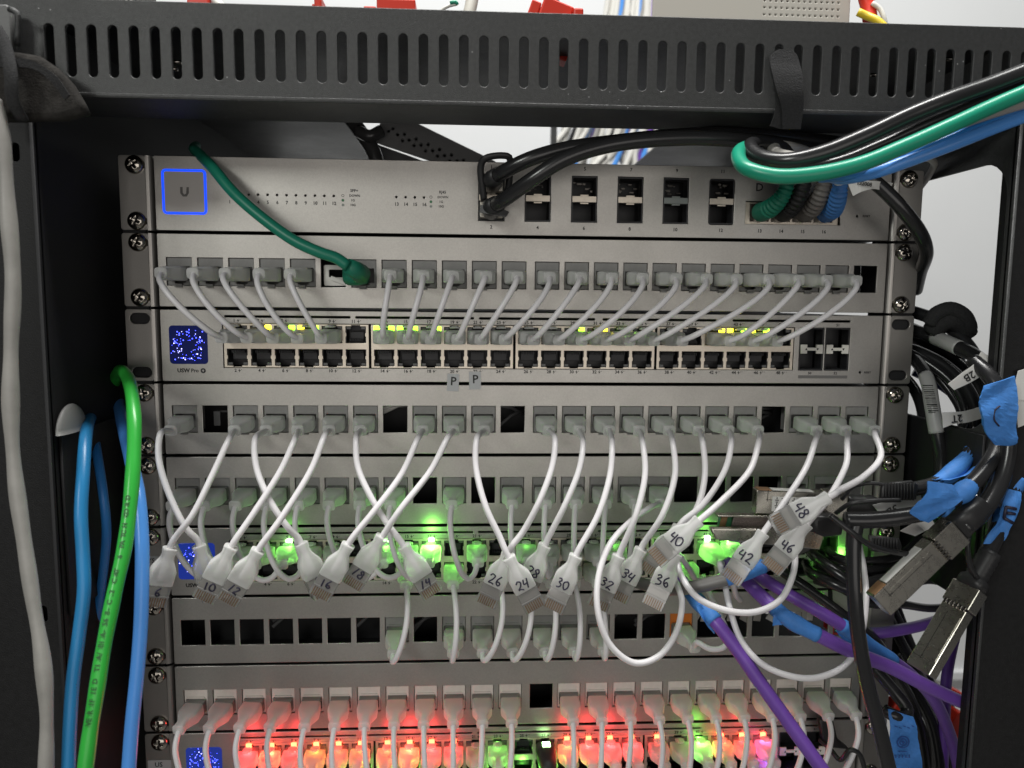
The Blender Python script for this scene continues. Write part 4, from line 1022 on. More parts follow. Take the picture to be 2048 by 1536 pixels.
cable('network_cable', 'thin black cable under the thick black one of the sweeping bundle', BLKCORD, [(1520, 300, 60), (1530, 326, 76), (1590, 338, 86), (1680, 322, 92), (1760, 290, 96), (1850, 250, 100), (1950, 208, 102), (2080, 158, 104)], 2.6, grp)
cable('network_cable', 'pale cable curling behind the upper right screw', OLD_GREY, [(1700, 345, 6), (1780, 330, 10), (1850, 316, 10), (1868, 326, 4), (1858, 350, -8), (1840, 375, -24)], 2.0)
fl = thing('cable_flag', at(1740, 370, 30), 'yellowed white flag label wrapped near the blue cable at port 16', 'label')
put('label_stock', rib_px([(1692, 358, 1706, 392, 34), (1720, 360, 1722, 384, 36), (1750, 362, 1746, 378, 34), (1786, 366, 1776, 384, 26)], 0.3), WHITEC, fl)
put('label_marks', join([txt('132008', 3.0, *at(1728, 368, 37)[:2], 37.4, -0.12)]), PRINT, fl)

# hook and loop strap over the top bar
vs = thing('hook_strap', at(1580, 160, 70), 'fuzzy black hook and loop strap hanging over the slotted top bar', 'strap')
put('strap_face', rib_px([(1556, 100, 1580, 100, 69.5), (1543, 108, 1592, 110, 70), (1539, 124, 1598, 128, 71), (1544, 150, 1604, 152, 73), (1553, 185, 1606, 185, 74), (1562, 215, 1606, 215, 73), (1564, 258, 1600, 258, 70)], 1.6), VELCRO, vs)
put('strap_back', rib_px([(1548, 170, 1575, 172, 69), (1552, 205, 1572, 208, 70), (1548, 230, 1566, 240, 69.5), (1540, 252, 1562, 258, 68)], 1.2), VELCRO, vs)

# ------------------------------------------------------------------ right hand bundle
gk = 'black cables bundled at the right side'
def bk(label, path, r, m=BLKCORD): return cable('direct_attach_cable', label, m, path, r, gk)
o, pts = bk('black cable leaving highest behind the right ears into the fuzzy tie', [(1790, 615, -30), (1840, 628, -12), (1890, 648, 0), (1935, 690, 14), (1965, 745, 26), (1990, 800, 36), (2000, 870, 44), (1985, 950, 52)], 4.0)
o, pts2 = bk('black cable with grey sleeve carrying the flag marked 2B', [(1790, 650, -30), (1850, 668, -10), (1905, 690, 20), (1950, 712, 36), (1985, 745, 48), (2010, 800, 58), (2016, 870, 62), (2006, 950, 66), (1985, 1010, 70)], 4.2)
sleeve(o, pts2, 0.20, 0.36, 4.5, CLABEL, 'clear_sleeve', 0)
put('flag_label', rib_px([(1962, 703, 1998, 724, 52), (1948, 728, 1968, 748, 55), (1925, 745, 1940, 765, 56), (1896, 768, 1908, 780, 56)], 0.35), LABEL, o)
put('flag_letters', join([txt('2B', 6.0, *at(1937, 752, 56.5)[:2], 57.3, R_(180+32))]), PRINT, o)
o, pts = bk('black cable dropping behind the flag marked 2T', [(1790, 690, -35), (1840, 706, -20), (1900, 740, -4), (1940, 790, 10), (1955, 850, 20), (1945, 910, 28), (1925, 960, 34), (1890, 1000, 36)], 4.2)
put('flag_label', rib_px([(1966, 812, 1966, 836, 34), (1930, 822, 1934, 845, 40), (1905, 824, 1908, 848, 42), (1884, 825, 1886, 856, 42)], 0.35), LABEL, o)
put('flag_letters', join([txt('2T', 6.0, *at(1912, 836, 42.5)[:2], 43.4, R_(180+8))]), PRINT, o)
o, pts = bk('black cable with a barcode sleeve just right of the fourth unit ear', [(1800, 700, -30), (1835, 725, -10), (1856, 765, 10), (1864, 810, 18), (1872, 860, 22), (1882, 915, 24), (1880, 960, 26), (1872, 985, 26)], 4.0)
sleeve(o, pts, 0.34, 0.70, 4.3, CLABEL, 'barcode_sleeve', 0)
its = []
for q in range(14):
    px = 1857+q*0.9; py = 770+q*4.2; h = 1.0 if q % 3 else 2
    its.append((ribbon([at(px-12, py, 23.6), at(px-12, py+h, 23.6)], [at(px+9, py, 23.6), at(px+9, py+h, 23.6)], 0.1), None))
put('barcode', join(its), PRINT, o)
bk('black cable bending down at the left of the right hand bundle', [(1800, 745, -40), (1826, 775, -30), (1842, 810, -20), (1850, 860, -10), (1862, 920, -4), (1866, 985, 0)], 3.6)
bk('black cable passing the middle of the right hand bundle', [(1800, 660, -50), (1880, 700, -30), (1940, 750, -12), (1968, 810, 0), (1975, 880, 8), (1955, 950, 16), (1915, 1000, 24), (1880, 1040, 28)], 4.2)
bk('thin pale cable seen edge on behind the fuzzy tie', [(1880, 640, -20), (1920, 680, -18), (1926, 740, -20), (1930, 800, -30)], 1.6, WHITEC)
cable('network_cable', 'navy cable crossing behind the flags at the right', NAVY, [(1830, 740, -40), (1880, 765, -34), (1930, 805, -24), (1960, 850, -14), (1990, 930, -6)], 4.4)
tie = thing('hook_strap', at(1900, 645, 4), 'round fuzzy black tie around the cables right of the third unit', 'strap')
put('tie_wrap', tube(catmull([np.array(at(*p)) for p in ((1860, 646, 6), (1872, 628, 9), (1900, 618, 12), (1928, 632, 14), (1938, 656, 12), (1932, 664, 8))]), 4.6, 14), VELCRO, tie)
put('tie_wrap', tube(catmull([np.array(at(*p)) for p in ((1868, 660, 2), (1880, 645, 6), (1900, 638, 9), (1922, 648, 9), (1932, 668, 7))]), 6.6, 16), VELCRO, tie)

rb_ = random.Random(21)
NMS = ['first', 'second', 'third', 'fourth', 'fifth', 'sixth', 'seventh', 'eighth', 'ninth']
for q in range(9):
    f = q/8; d0 = rb_.uniform(-60, -20); j = lambda a: rb_.uniform(-a, a)
    bk('slim black cable in the tangle behind the flags, %s from the outside' % NMS[q],
       [(1795, 640+60*f, d0), (1850, 660+75*f+j(6), d0+12), (1905+j(8), 700+80*f+j(8), d0+24), (1950-20*f+j(8), 765+70*f+j(8), d0+30), (1975-60*f+j(6), 850+30*f+j(10), d0+34), (1970-70*f+j(8), 930+20*f, d0+36), (1935-60*f+j(14), 1010+j(10), d0+36), (1890-50*f+j(14), 1080+j(14), d0+30)], rb_.choice((2.0, 2.6, 3.2)), BLKCORD if q not in (4,) else GREY_CORD)
for q in range(5):
    f = q/4; j = lambda a: rb_.uniform(-a, a)
    bk('thin black lead in the tangle under the module boots, %s from the top' % NMS[q],
       [(1640+j(10), 1105+14*q, 6), (1680, 1120+16*q+j(8), 22), (1740, 1120+22*q+j(12), 26), (1800, 1100+30*q+j(16), 22), (1860, 1070+34*q+j(14), 8), (1930, 1085+32*q, 0), (2010, 1100+30*q, -10)], rb_.choice((1.4, 2.0, 2.6)))
LC = [(BLKCORD, 'glossy black'), (WHITEC, 'white'), (BLKCORD, 'dull black'), (GREY_CORD, 'dark grey'), (BLKCORD, 'thin black'), (OLD_GREY, 'light grey'), (BLKCORD, 'short black'), (BLKCORD, 'deep black')]
for q, (m_, nm_) in enumerate(LC):
    f = q/7; j = lambda a: rb_.uniform(-a, a)
    cable('network_cable', nm_ + ' cable falling through the lower right tangle, %s from its left edge' % NMS[q], m_,
       [(1700+60*f, 1130+10*f, -30), (1735+60*f+j(8), 1200+j(8), -26), (1770+60*f+j(10), 1290+j(8), -24), (1800+66*f+j(8), 1380+j(8), -22), (1826+70*f+j(8), 1460, -22), (1840+76*f+j(10), 1570, -24)], rb_.choice((2.0, 2.6, 3.0)), 'cables falling through the lower right tangle')
# the two cables with blue tape that run to the hanging modules
o, pts = bk('black cable wrapped by the large blue tape patch at the right edge', [(1945, 720, 50), (1985, 760, 62), (2012, 830, 70), (2016, 900, 74), (1998, 970, 78), (1960, 1030, 84), (1925, 1058, 90)], 4.3)
put('tape', rib_px([(1968, 772, 2030, 752, 78), (1960, 800, 2034, 800, 79), (1966, 840, 2034, 850, 80), (1975, 868, 2034, 880, 79), (1990, 890, 2028, 892, 76)], 1.0, crumple=0.55), TAPE, o)
put('tape_corner', rib_px([(1962, 795, 1975, 770, 77), (1958, 815, 1990, 830, 78), (1966, 850, 1990, 885, 78)], 0.6, crumple=0.55), TAPE, o)
put('pen_mark', tube(catmull([np.array(at(*p)) for p in ((2000, 812, 80.6), (1990, 820, 80.6), (1988, 838, 80.9), (1998, 852, 80.9))]), 0.5, 6), INK, o)
put('white_label', rib_px([(2036, 742, 2060, 735, 66), (2030, 775, 2060, 785, 66), (2036, 800, 2060, 800, 66)], 0.4), LABEL, o)
put('white_label', rib_px([(2034, 800, 2060, 800, 64), (2034, 835, 2060, 830, 64), (2036, 855, 2060, 845, 64)], 0.4), LABEL, o)
o, pts = bk('black cable with the long slanting blue tape above the upper pull tab', [(1960, 860, 40), (1940, 905, 46), (1910, 940, 54), (1875, 965, 60), (1838, 976, 64), (1800, 982, 66)], 4.0)
sleeve(o, pts, 0.05, 0.72, 4.5, TAPE, 'tape', 1.0)
put('tape_tail', rib_px([(1862, 958, 1900, 960, 64), (1880, 968, 1935, 948, 60), (1895, 972, 1950, 930, 52)], 0.5, crumple=0.55), TAPE, o)
o, pts = bk('black cable with the torn blue tape leading into the lower module boot', [(2006, 840, 60), (1996, 890, 66), (1975, 930, 74), (1942, 970, 82), (1905, 1000, 86), (1860, 1022, 88), (1800, 1034, 88), (1740, 1040, 86), (1690, 1040, 84)], 4.3)
sleeve(o, pts, 0.40, 0.62, 4.8, TAPE, 'tape', 1.4)
put('tape_tail', rib_px([(1855, 962, 1902, 968, 90), (1852, 985, 1912, 985, 93), (1830, 1010, 1925, 998, 94), (1822, 1028, 1880, 1030, 93), (1840, 1040, 1858, 1046, 92)], 0.6, crumple=0.55), TAPE, o)
o, pts = bk('thick black cable coming down the right edge with the lowest blue tape', [(2040, 780, 40), (2044, 860, 50), (2038, 930, 56), (2020, 1000, 62), (1995, 1065, 68), (1968, 1120, 72), (1945, 1165, 74)], 4.6)
sleeve(o, pts, 0.46, 0.74, 5.0, TAPE, 'tape', 1.0)
put('tape_tail', rib_px([(2018, 978, 2042, 984, 68), (2004, 1010, 2040, 1012, 70), (1990, 1050, 2022, 1052, 72), (1966, 1087, 2004, 1086, 72)], 0.5, crumple=0.55), TAPE, o)
put('pen_mark', join([(tube([np.array(at(*p)) for p in q], 0.9, 6), None) for q in (((2012, 1014, 73.4), (2032, 1018, 73.4)), ((2014, 1026, 73.4), (2030, 1028, 73.4)), ((2008, 1036, 73.4), (2026, 1046, 73.4)), ((2012, 1014, 73.4), (2008, 1036, 73.4)))]), INK, o)
bk('black cable between the taped cables behind the pull tab', [(1995, 900, 40), (1975, 960, 50), (1950, 1005, 56), (1930, 1050, 64), (1915, 1080, 70)], 4.6)
bk('thin black lead twisting down at the lower right', [(2000, 930, 70), (1975, 980, 78), (1950, 1020, 82), (1935, 1080, 84), (1940, 1130, 84), (1962, 1170, 80), (1968, 1200, 76)], 1.5)
bk('thin black lead curling beneath the pull tabs', [(1660, 1030, 88), (1700, 1062, 92), (1740, 1090, 92), (1800, 1106, 88), (1850, 1108, 80), (1880, 1092, 74)], 1.5)
b3 = thing('cable_flag', at(1790, 1020, 60), 'white flag label reading 3B under the blue taped cable', 'label')
put('label_stock', rib_px([(1745, 1010, 1770, 1040, 62), (1785, 1000, 1800, 1030, 62), (1840, 985, 1845, 1005, 60)], 0.35), CLABEL, b3)
put('label_letters', join([txt('3B', 6.5, *at(1784, 1020, 63)[:2], 63.2, R_(180+28))]), PRINT, b3)
for lab, q in (('small white flag label end under the lower taped cable', [(1800, 1062, 1830, 1072, 70), (1830, 1045, 1850, 1062, 72), (1862, 1036, 1870, 1050, 70)]), ('white flag label end between the cables near the lowest tape', [(1930, 1044, 1940, 1046, 60), (1936, 1026, 1950, 1030, 60), (1955, 1014, 1962, 1020, 60)])):
    f2 = thing('cable_flag', at(q[0][0], q[0][1], q[0][4]), lab, 'label'); put('label_stock', rib_px(q, 0.3), LABEL, f2)

# hanging pluggable modules
def module(label, tip, end, dt, de, roll, w=13.6, th=8.6, ribs=True, tab=None, name='pluggable_module'):
    a = np.array(at(*tip, dt)); b = np.array(at(*end, de)); ax = b-a; L = np.linalg.norm(ax); ax /= L
    toc = CAMP-(a+b)/2; toc /= np.linalg.norm(toc); side = np.cross(ax, toc)
    yd = toc*math.cos(roll)+side*math.sin(roll)
    M = frame(tuple(a), tuple(ax), tuple(yd))
    o = thing(name, tuple(a), label, 'module', 'steel pluggable modules hanging at the right')
    h = 0.001
    put('shell', join([(rbox(w, L*0.74, th, 0.5), Matrix.Translation((0, 0, L*0.37*h))), (rbox(w+1.4, L*0.24, th+1.6, 0.6), Matrix.Translation((0, 0, L*0.87*h))),
                      (rbox(w-4, L*0.5, 0.3, 0.1), Matrix.Translation((-1.0*h, th/2*h, L*0.40*h)))]), STEEL, o, M)
    put('seam', join([(rbox(0.25, L*0.55, 0.2, 0), Matrix.Translation((w*0.12*h, (th/2+0.12)*h, L*0.38*h))), (rbox(w*0.5, 0.25, 0.2, 0), Matrix.Translation((w*0.3*h, (th/2+0.12)*h, L*0.12*h)))]), HOLE, o, M)
    put('spring_fingers', join([(rbox(1.5, 3.0, 0.7, 0.2), Matrix.Translation(((-w/2+1.6+q*2.1)*h, (th/2+0.5)*h, L*0.745*h))) for q in range(6)]), CHROME, o, M)
    put('side_label', join([(rbox(0.25, L*0.45, th-2.6, 0), Matrix.Translation(((w/2+0.1)*h, 0, L*0.40*h)))]), LABEL, o, M)
    put('copper_tab', join([(rbox(0.3, L*0.14, th-1.4, 0), Matrix.Translation(((w/2+0.12)*h, 0, L*0.09*h)))]), COPPER, o, M)
    return o, M, L, ax
o, M, L, ax = module('large steel module hanging tip down at the upper right of the purple cables', (1756, 1208), (1912, 1058), 92, 88, 0.55)
put('boot', loft([(L, 6.5, 5, 5, 0), (L+10, 6, 5, 4, 0), (L+20, 5, 4.6, 2.5, 0)]), RUBBER, o, M)
o, M, L, ax = module('steel module hanging in front of the crossing purple cables', (1842, 1342), (1942, 1172), 84, 78, -0.45)
put('boot', loft([(L-1, 7.0, 5.6, 5, 0), (L+4, 7, 5.4, 4, 0)] + [(L+6+i*1.5, 5.3+0.5*(i % 2), 5.0+0.4*(i % 2), 2.2, 0) for i in range(10)] + [(L+22, 4.6, 4.6, 2, 0)]), RUBBER, o, M)
o, M, L, ax = module('steel module with a barcode label lying behind the plug marked 48', (1508, 1000), (1690, 1008), 46, 50, 0.25)
put('face_label', join([(rbox(8.5, L*0.50, 0.2, 0), Matrix.Translation((-0.5*0.001, (8.6/2+0.35)*0.001, L*0.42*0.001)))]), LABEL, o, M)
put('label_print', join([(rbox(0.5+0.6*(q % 3 == 0), 0.5+(q*7 % 3)*0.8, 0.1, 0), Matrix.Translation(((-3.8+1.1*(q % 7))*0.001, (4.3+0.5)*0.001, (L*0.22+(q//7)*3.2)*0.001))) for q in range(42)]), PRINT, o, M)
put('boot', loft([(L, 6.0, 5, 5, 0)] + [(L+2+i*2.4, 5.2+0.7*(i % 2), 5.0+0.5*(i % 2), 2.4, 0) for i in range(6)] + [(L+18, 4.4, 4.4, 2, 0)]), RUBBER, o, M)
if False: put('pull_tab', join([(rbox(14, 28, 2.6, 1.0), Matrix.Translation((-2*0.001, 0.003, (L+27)*0.001)))] + [(rbox(11, 0.9, 3.6, 0.3), Matrix.Translation((-2*0.001, 0.003, (L+17+q*1.9)*0.001))) for q in range(12)]), RUBBER, o, M)
put('pull_tab', join([(pxplate([(1766, 968), (1826, 962), (1838, 970), (1834, 1000), (1762, 1004)], 74, 3, 1.0), None)] + [(pxplate([(1772+q*6.2, 967), (1775+q*6.2, 967), (1773+q*6.2, 1001), (1770+q*6.2, 1001)], 75.2, 2, 0.2), None) for q in range(10)] +
    [(tube(catmull([np.array(at(*p)) for p in ((1684, 998, 60), (1706, 974, 68), (1740, 966, 72), (1772, 970, 73))]), 1.1, 8), None), (tube(catmull([np.array(at(*p)) for p in ((1672, 1026, 64), (1700, 1008, 72), (1740, 1002, 75), (1800, 1000, 75))]), 1.3, 8), None)]), RUBBER, o)
# opened module with the green board
a = at(1440, 1062, 52)
o = thing('pluggable_module', a, 'opened steel module showing its green circuit board below the labelled one', 'module', 'steel pluggable modules hanging at the right')
put('shell', join([(pxplate([(1422, 1057), (1652, 1062), (1640, 1100), (1432, 1080)], 58, 5, 0.8), None), (pxplate([(1436, 1030), (1640, 1034), (1640, 1038), (1436, 1034)], 52, 6, 0.4), None), (pxplate([(1600, 1030), (1650, 1034), (1648, 1080), (1598, 1078)], 54, 8, 0.8), None)]), STEEL, o)
put('circuit_board', pxplate([(1440, 1032), (1600, 1036), (1600, 1066), (1434, 1062)], 47, 2, 0.2), PCB, o)
put('edge_contacts', pxplate([(1444, 1033), (1456, 1033), (1448, 1062), (1436, 1062)], 48, 0.6, 0.1), GOLD, o)
put('shield', pxplate([(1468, 1034), (1590, 1036), (1590, 1060), (1462, 1058)], 50, 1.6, 0.3), mat('speckled_shield', (0.16, 0.13, 0.12), 0.4, 0.6, bump=0.6, bscale=900, var=0.5, vscale=1200), o)
put('boot', join([(pxplate([(1628, 1032), (1680, 1036), (1690, 1050), (1686, 1072), (1650, 1076), (1626, 1066)], 64, 12, 2.5), None)]), RUBBER, o)
put('pull_tab', join([(pxplate([(1740, 1072), (1800, 1078), (1806, 1094), (1800, 1108), (1745, 1104)], 78, 3, 1), None)] + [(pxplate([(1746+q*6, 1078), (1749+q*6, 1078), (1747+q*6, 1100), (1744+q*6, 1100)], 79, 1.4, 0.2), None) for q in range(9)]), RUBBER, o)

# cables in the module cages of unit 6, lit green from behind
for n, (pa, rr_) in enumerate(((((1618, 1098, 8), (1630, 1112, 22), (1650, 1128, 32), (1680, 1150, 40), (1710, 1168, 44), (1760, 1160, 40), (1800, 1150, 20)), 3.4),
                    (((1655, 1100, 8), (1668, 1114, 22), (1690, 1122, 30), (1730, 1140, 34), (1790, 1130, 20)), 3.0),
                    (((1612, 1128, 8), (1622, 1145, 22), (1648, 1158, 34), (1690, 1176, 42), (1740, 1172, 36), (1800, 1170, 10)), 3.4))):
    o, pts = cable('direct_attach_cable', ('upper left', 'upper right', 'lowest')[n] + ' black cable in the green glow of the module ports', BLKCORD, pa, rr_, 'black cables in the green glowing module ports')
for pa, lab in ((((1560, 1140, 12), (1620, 1180, 24), (1680, 1225, 30), (1750, 1280, 20), (1790, 1345, 10), (1830, 1420, 0), (1850, 1560, -5)), 'black cable running down right behind the purple cables'),
                (((1660, 1180, 16), (1665, 1215, 24), (1700, 1240, 24), (1740, 1270, 10)), 'thin black lead below the green glowing module ports')):
    cable('network_cable', lab, BLKCORD, pa, 3.2 if 'thin' not in lab else 1.4)
cable('network_cable', 'long black cable hanging straight down in front of the right ears', BLKCORD,
      [(1716, 1030, 84), (1708, 1075, 86), (1707, 1130, 88), (1710, 1200, 90), (1718, 1280, 91), (1735, 1370, 92), (1757, 1450, 93), (1785, 1570, 94)], 3.9)
cable('network_cable', 'grey cable with blue tape crossing under the plugs marked 36 and 42', GREY_CORD,
      [(1262, 1160, 20), (1300, 1172, 36), (1350, 1178, 50), (1410, 1170, 58), (1470, 1152, 62), (1530, 1130, 60), (1570, 1110, 50), (1610, 1090, 36)], 3.7)
o, pts = bpy.data.objects[COL.objects[-2].name], catmull([np.array(at(*p)) for p in [(1262, 1160, 20), (1300, 1172, 36), (1350, 1178, 50), (1410, 1170, 58), (1470, 1152, 62), (1530, 1130, 60), (1570, 1110, 50), (1610, 1090, 36)]])
sleeve(o, pts, 0.50, 0.68, 4.2, TAPE, 'tape', 0.4)

gpur = 'purple cables crossing at the lower right'
o, pts = cable('network_cable', 'purple cable running steeply down over the lowest patch panel', PURPLE,
      [(1362, 1160, 34), (1385, 1190, 50), (1430, 1242, 66), (1475, 1300, 74), (1520, 1365, 80), (1570, 1435, 84), (1620, 1505, 88), (1670, 1575, 92)], 3.8, gpur)
sleeve(o, pts, 0.10, 0.27, 4.4, TAPE, 'tape', 0.6)
put('tape_tail', rib_px([(1392, 1212, 1402, 1206, 62), (1402, 1234, 1416, 1230, 64), (1428, 1268, 1430, 1262, 66)], 0.4, crumple=0.55), TAPE, o)
o, pts = cable('network_cable', 'purple cable sweeping right to the frame edge below the hanging module', PURPLE,
      [(1455, 1125, 28), (1490, 1160, 46), (1540, 1208, 62), (1580, 1240, 70), (1640, 1272, 74), (1710, 1306, 70), (1780, 1334, 62), (1850, 1370, 56), (1910, 1398, 50), (1975, 1425, 44)], 3.9, gpur)
sleeve(o, pts, 0.20, 0.33, 4.5, TAPE, 'tape', 0.6)
put('tape_tail', rib_px([(1545, 1230, 1570, 1212, 68), (1546, 1252, 1580, 1246, 69)], 0.4, crumple=0.55), TAPE, o)
o, pts = cable('network_cable', 'purple cable behind the long black cable with blue tape at its middle', PURPLE,
      [(1490, 1130, 20), (1530, 1160, 34), (1590, 1196, 46), (1640, 1224, 52), (1700, 1262, 52), (1760, 1305, 46), (1820, 1348, 36), (1868, 1400, 24), (1900, 1470, 12), (1925, 1570, 0)], 3.7, gpur)
sleeve(o, pts, 0.25, 0.44, 4.3, TAPE, 'tape', 0.6)
put('tape_tail', rib_px([(1672, 1262, 1690, 1248, 52), (1690, 1285, 1716, 1278, 52), (1714, 1300, 1730, 1306, 50)], 0.4, crumple=0.55), TAPE, o)
cable('network_cable', 'short purple cable crossing behind the long black cable to the right', PURPLE, [(1700, 1262, 10), (1750, 1266, 16), (1810, 1258, 14), (1860, 1246, 6), (1920, 1225, -10), (1990, 1215, -30)], 3.6, gpur)
cable('network_cable', 'purple cable hanging vertically behind the lower hanging module', PURPLE, [(1950, 1170, 10), (1925, 1220, 10), (1905, 1290, 8), (1894, 1350, 6), (1890, 1420, 0), (1885, 1560, -10)], 3.4, gpur)
for n, pa in enumerate((((1745, 1160, -10), (1775, 1230, -14), (1815, 1310, -16), (1850, 1380, -20), (1880, 1450, -24), (1905, 1570, -30)), ((1775, 1200, -20), (1810, 1270, -24), (1850, 1350, -26), (1890, 1440, -30), (1925, 1570, -36)),
                        ((1770, 1330, 0), (1800, 1390, 0), (1832, 1440, 0), (1845, 1500, 0), (1852, 1570, 0)), ((1790, 1310, -6), (1830, 1380, -6), (1862, 1440, -6), (1876, 1500, -6), (1882, 1570, -6)))):
    cable('network_cable', ('glossy black cable slanting down behind the upper hanging module', 'second glossy black cable slanting down nearer the right post', 'black cable dropping beside the hanging blue tape', 'black cable dropping second from the hanging blue tape')[n], BLKCORD, pa, 3.4, 'black cables at the lower right')
cable('network_cable', 'pale cable slanting down behind the lower right purple cables', WHITEC, [(1822, 1290, -60), (1858, 1350, -60), (1905, 1420, -60), (1930, 1500, -60), (1945, 1570, -60)], 2.6)
o, pts = cable('network_cable', 'short black cable hooking onto the hanging blue tape', BLKCORD, [(1748, 1335, 20), (1790, 1385, 30), (1814, 1420, 36), (1806, 1434, 40), (1786, 1430, 42), (1768, 1420, 38)], 3.8)
tp = thing('tape_flag', at(1805, 1480, 44), 'loose strip of printed blue masking tape hanging at the bottom right', 'tape')
put('tape_strip', rib_px([(1776, 1418, 1826, 1434, 44), (1780, 1450, 1832, 1452, 46), (1776, 1490, 1838, 1490, 46), (1782, 1530, 1844, 1530, 45), (1786, 1560, 1846, 1560, 44)], 0.5, crumple=0.55), TAPE, tp)
x, z, _ = at(1806, 1484, 47)
put('printed_pattern', join([(plate([circ(x, z, 3.9, 24), circ(x, z, 3.2, 24)], 0.1, 0, 47.3), None), (plate([circ(x, z, 2.3, 24), circ(x, z, 1.7, 24)], 0.1, 0, 47.3), None), dot(x, z, 0.9, 47.3)] +
    [bxm(x-5+q*2.6, z+10-(q % 2), 47.2, 1.7, 0.5, 0.1, 0, 0.3) for q in range(5)] + [bxm(x-4+q*2.1, z-9, 47.2, 0.7, 2.0, 0.1, 0) for q in range(5)] + [bxm(x, z-6, 47.2, 5, 0.5, 0.1, 0)]), TAPEINK, tp)

# black plug in port 27 of the bottom switch
bp = thing('network_cable', (PX[13], t9+ZU, 0), 'short black plug with a clear green lit latch in port 27 of the bottom switch', 'cable')
MB = Pp(13, t9, 0, 0.05, 0.0)
put('boot', loft([(0, 6.2, 5.6, 4, 0.6), (8, 6.3, 5.8, 3.5, 0.8), (16, 5.6, 5.2, 2.6, 0.4), (24, 4.0, 4.0, 2, 0)]), RUBBER, bp, MB)
put('jacket', tube(catmull([np.array(boot_tip(MB, 18)), np.array(boot_tip(MB, 30)), np.array(boot_tip(MB, 36))+np.array((0, -12, 0)), np.array(boot_tip(MB, 36))+np.array((2, -50, 0))]), 3.0, 12), BLKCORD, bp)
put('latch_window', join([(rbox(5, 5, 1.2, 0.5), Matrix.Translation((0, 0.0064, 0.004)))]), LW, bp, MB)  # latch emits by itself to imitate port light shining through it
# black clip hardware near bottom right of the last switch
hk = thing('cable_clip', at(1700, 1500, 20), 'black wire clip sticking out of the bottom switch module ports', 'clip')
put('clip_wire', tube(catmull([np.array(at(*p)) for p in ((1640, 1480, 8), (1662, 1500, 20), (1680, 1520, 26), (1700, 1500, 30), (1716, 1505, 30), (1730, 1540, 28), (1735, 1570, 26))]), 1.5, 8), RUBBER, hk)
put('clip_body', pxplate([(1640, 1440, ), (1668, 1445), (1676, 1480), (1700, 1500), (1650, 1495)], 12, 6, 1.0), RUBBER, hk)

# serial style labels on the left ears of units 6 and 9
for kk, (x0, top) in enumerate(((-233, t6), (-232, t9))):
    u = (sw6, sw9)[kk]
    l = put('ear_label', plate([rr(-232.4, top-22.8, 14.5, 9.0, 0.3, 2)], 0.2, 0.04, 0.25), GREYLAB, u)
    put('label_letters', join([txt('SYS' if kk == 0 else 'US', 4.2, -233, top-21.4, 0.3)]), PRINT, l)

# ------------------------------------------------------------------ behind the rack
br = thing('fan_bracket', at(850, 290, -120), 'black perforated bracket slanting behind the top switch', 'bracket')
hp = []
for (x, y) in ((777, 262), (781, 257), (795, 269), (809, 268), (805, 281), (818, 280), (832, 278), (828, 291), (842, 290), (856, 289), (851, 302), (865, 301), (879, 299), (875, 312), (889, 311), (903, 310), (786, 257), (781, 269), (899, 322), (914, 322), (927, 321)):
    hp.append((x, y))
hh = []
used = []
for (x, y) in hp:
    if all((x-a)**2+(y-b)**2 > 90 for a, b in used):
        used.append((x, y)); cx, cz, _ = at(x, y, -120); hh.append(circ(cx, cz, 1.15, 10))
put('bracket_plate', plate([pxpoly([(762, 240), (822, 240), (990, 322), (1010, 345), (930, 345), (748, 284)], -120)] + hh, 3, 0.5, -120), mat('lightened_bracket_black', (0.22, 0.22, 0.22), 0.45, bump=0.4, bscale=700), br)  # black bracket lightened in colour to imitate the light falling on it
put('bracket_flange', plate([pxpoly([(748, 286), (925, 350), (760, 350)], -140)], 3, 0.5, -140), mat('light_grey_steel', (0.16, 0.16, 0.165), 0.5), br)
put('hole_blackout', plate([pxpoly([(762, 244), (822, 244), (985, 322), (1000, 343), (930, 343), (752, 284)], -126)], 2, 0.3, -126), DARK, br)  # dark sheet added so no bright wall shows through the holes
sl = thing('cable_sleeve', at(735, 290, -100), 'shiny black braided sleeve left of the perforated bracket', 'sleeve')
put('sleeve_body', tube(catmull([np.array(at(*p)) for p in ((700, 235, -130), (722, 265, -122), (745, 300, -118), (762, 350, -118))]), 5.5, 14), mat('glossy_black_sleeve', (0.10, 0.10, 0.10), 0.22, 0.3, bump=1.0, bscale=160), sl)
put('sleeve_body', tube(catmull([np.array(at(*p)) for p in ((715, 262, -112), (740, 272, -108), (762, 262, -112))]), 4.5, 14), mat('glossy_black_sleeve'), sl)
ps = thing('wall_rail', at(1104, 290, -420), 'narrow black upright rail in front of the far wall', 'rail')
put('rail_bar', join([(rbox(8, 900, 8, 0.6), Matrix.Translation(V((at(1107, 290, -560)[0], 40, -560))))]), BLACK, ps)
random.seed(3)
wm = [(WHITEC, 'white'), (WHITEC, 'white'), (WHITEC, 'white'), (PURPLE, 'purple'), (WHITEC, 'white'), (BLUEL, 'blue'), (OLD_GREY, 'grey'), (WHITEC, 'white')]
for q in range(44):
    m, nm = wm[q % len(wm)] if q not in (3, 11) else (BLKCORD, 'black')
    fx = (q % 22)/21.0; back = q//22
    xt = 1215 + 100*fx + random.uniform(-4, 4); xb = 1120 + 190*fx + random.uniform(-10, 10)
    dd = -700-12*back-random.uniform(0, 8)
    o, pts = cable('wall_cable', nm + ' cable in the bundle on the far wall', m, [(xt+random.uniform(-6, 6), -120, dd), (xt, 20, dd), ((xt+xb)/2+random.uniform(-8, 8), 150, dd+random.uniform(0, 10)), (xb+14, 255, dd), (xb-6+random.uniform(-10, 10), 300, dd), (xb-20+random.uniform(-30, 30), 360, dd), (xb-40, 600, dd)], 4.2, 'cables in the bundle on the far wall')
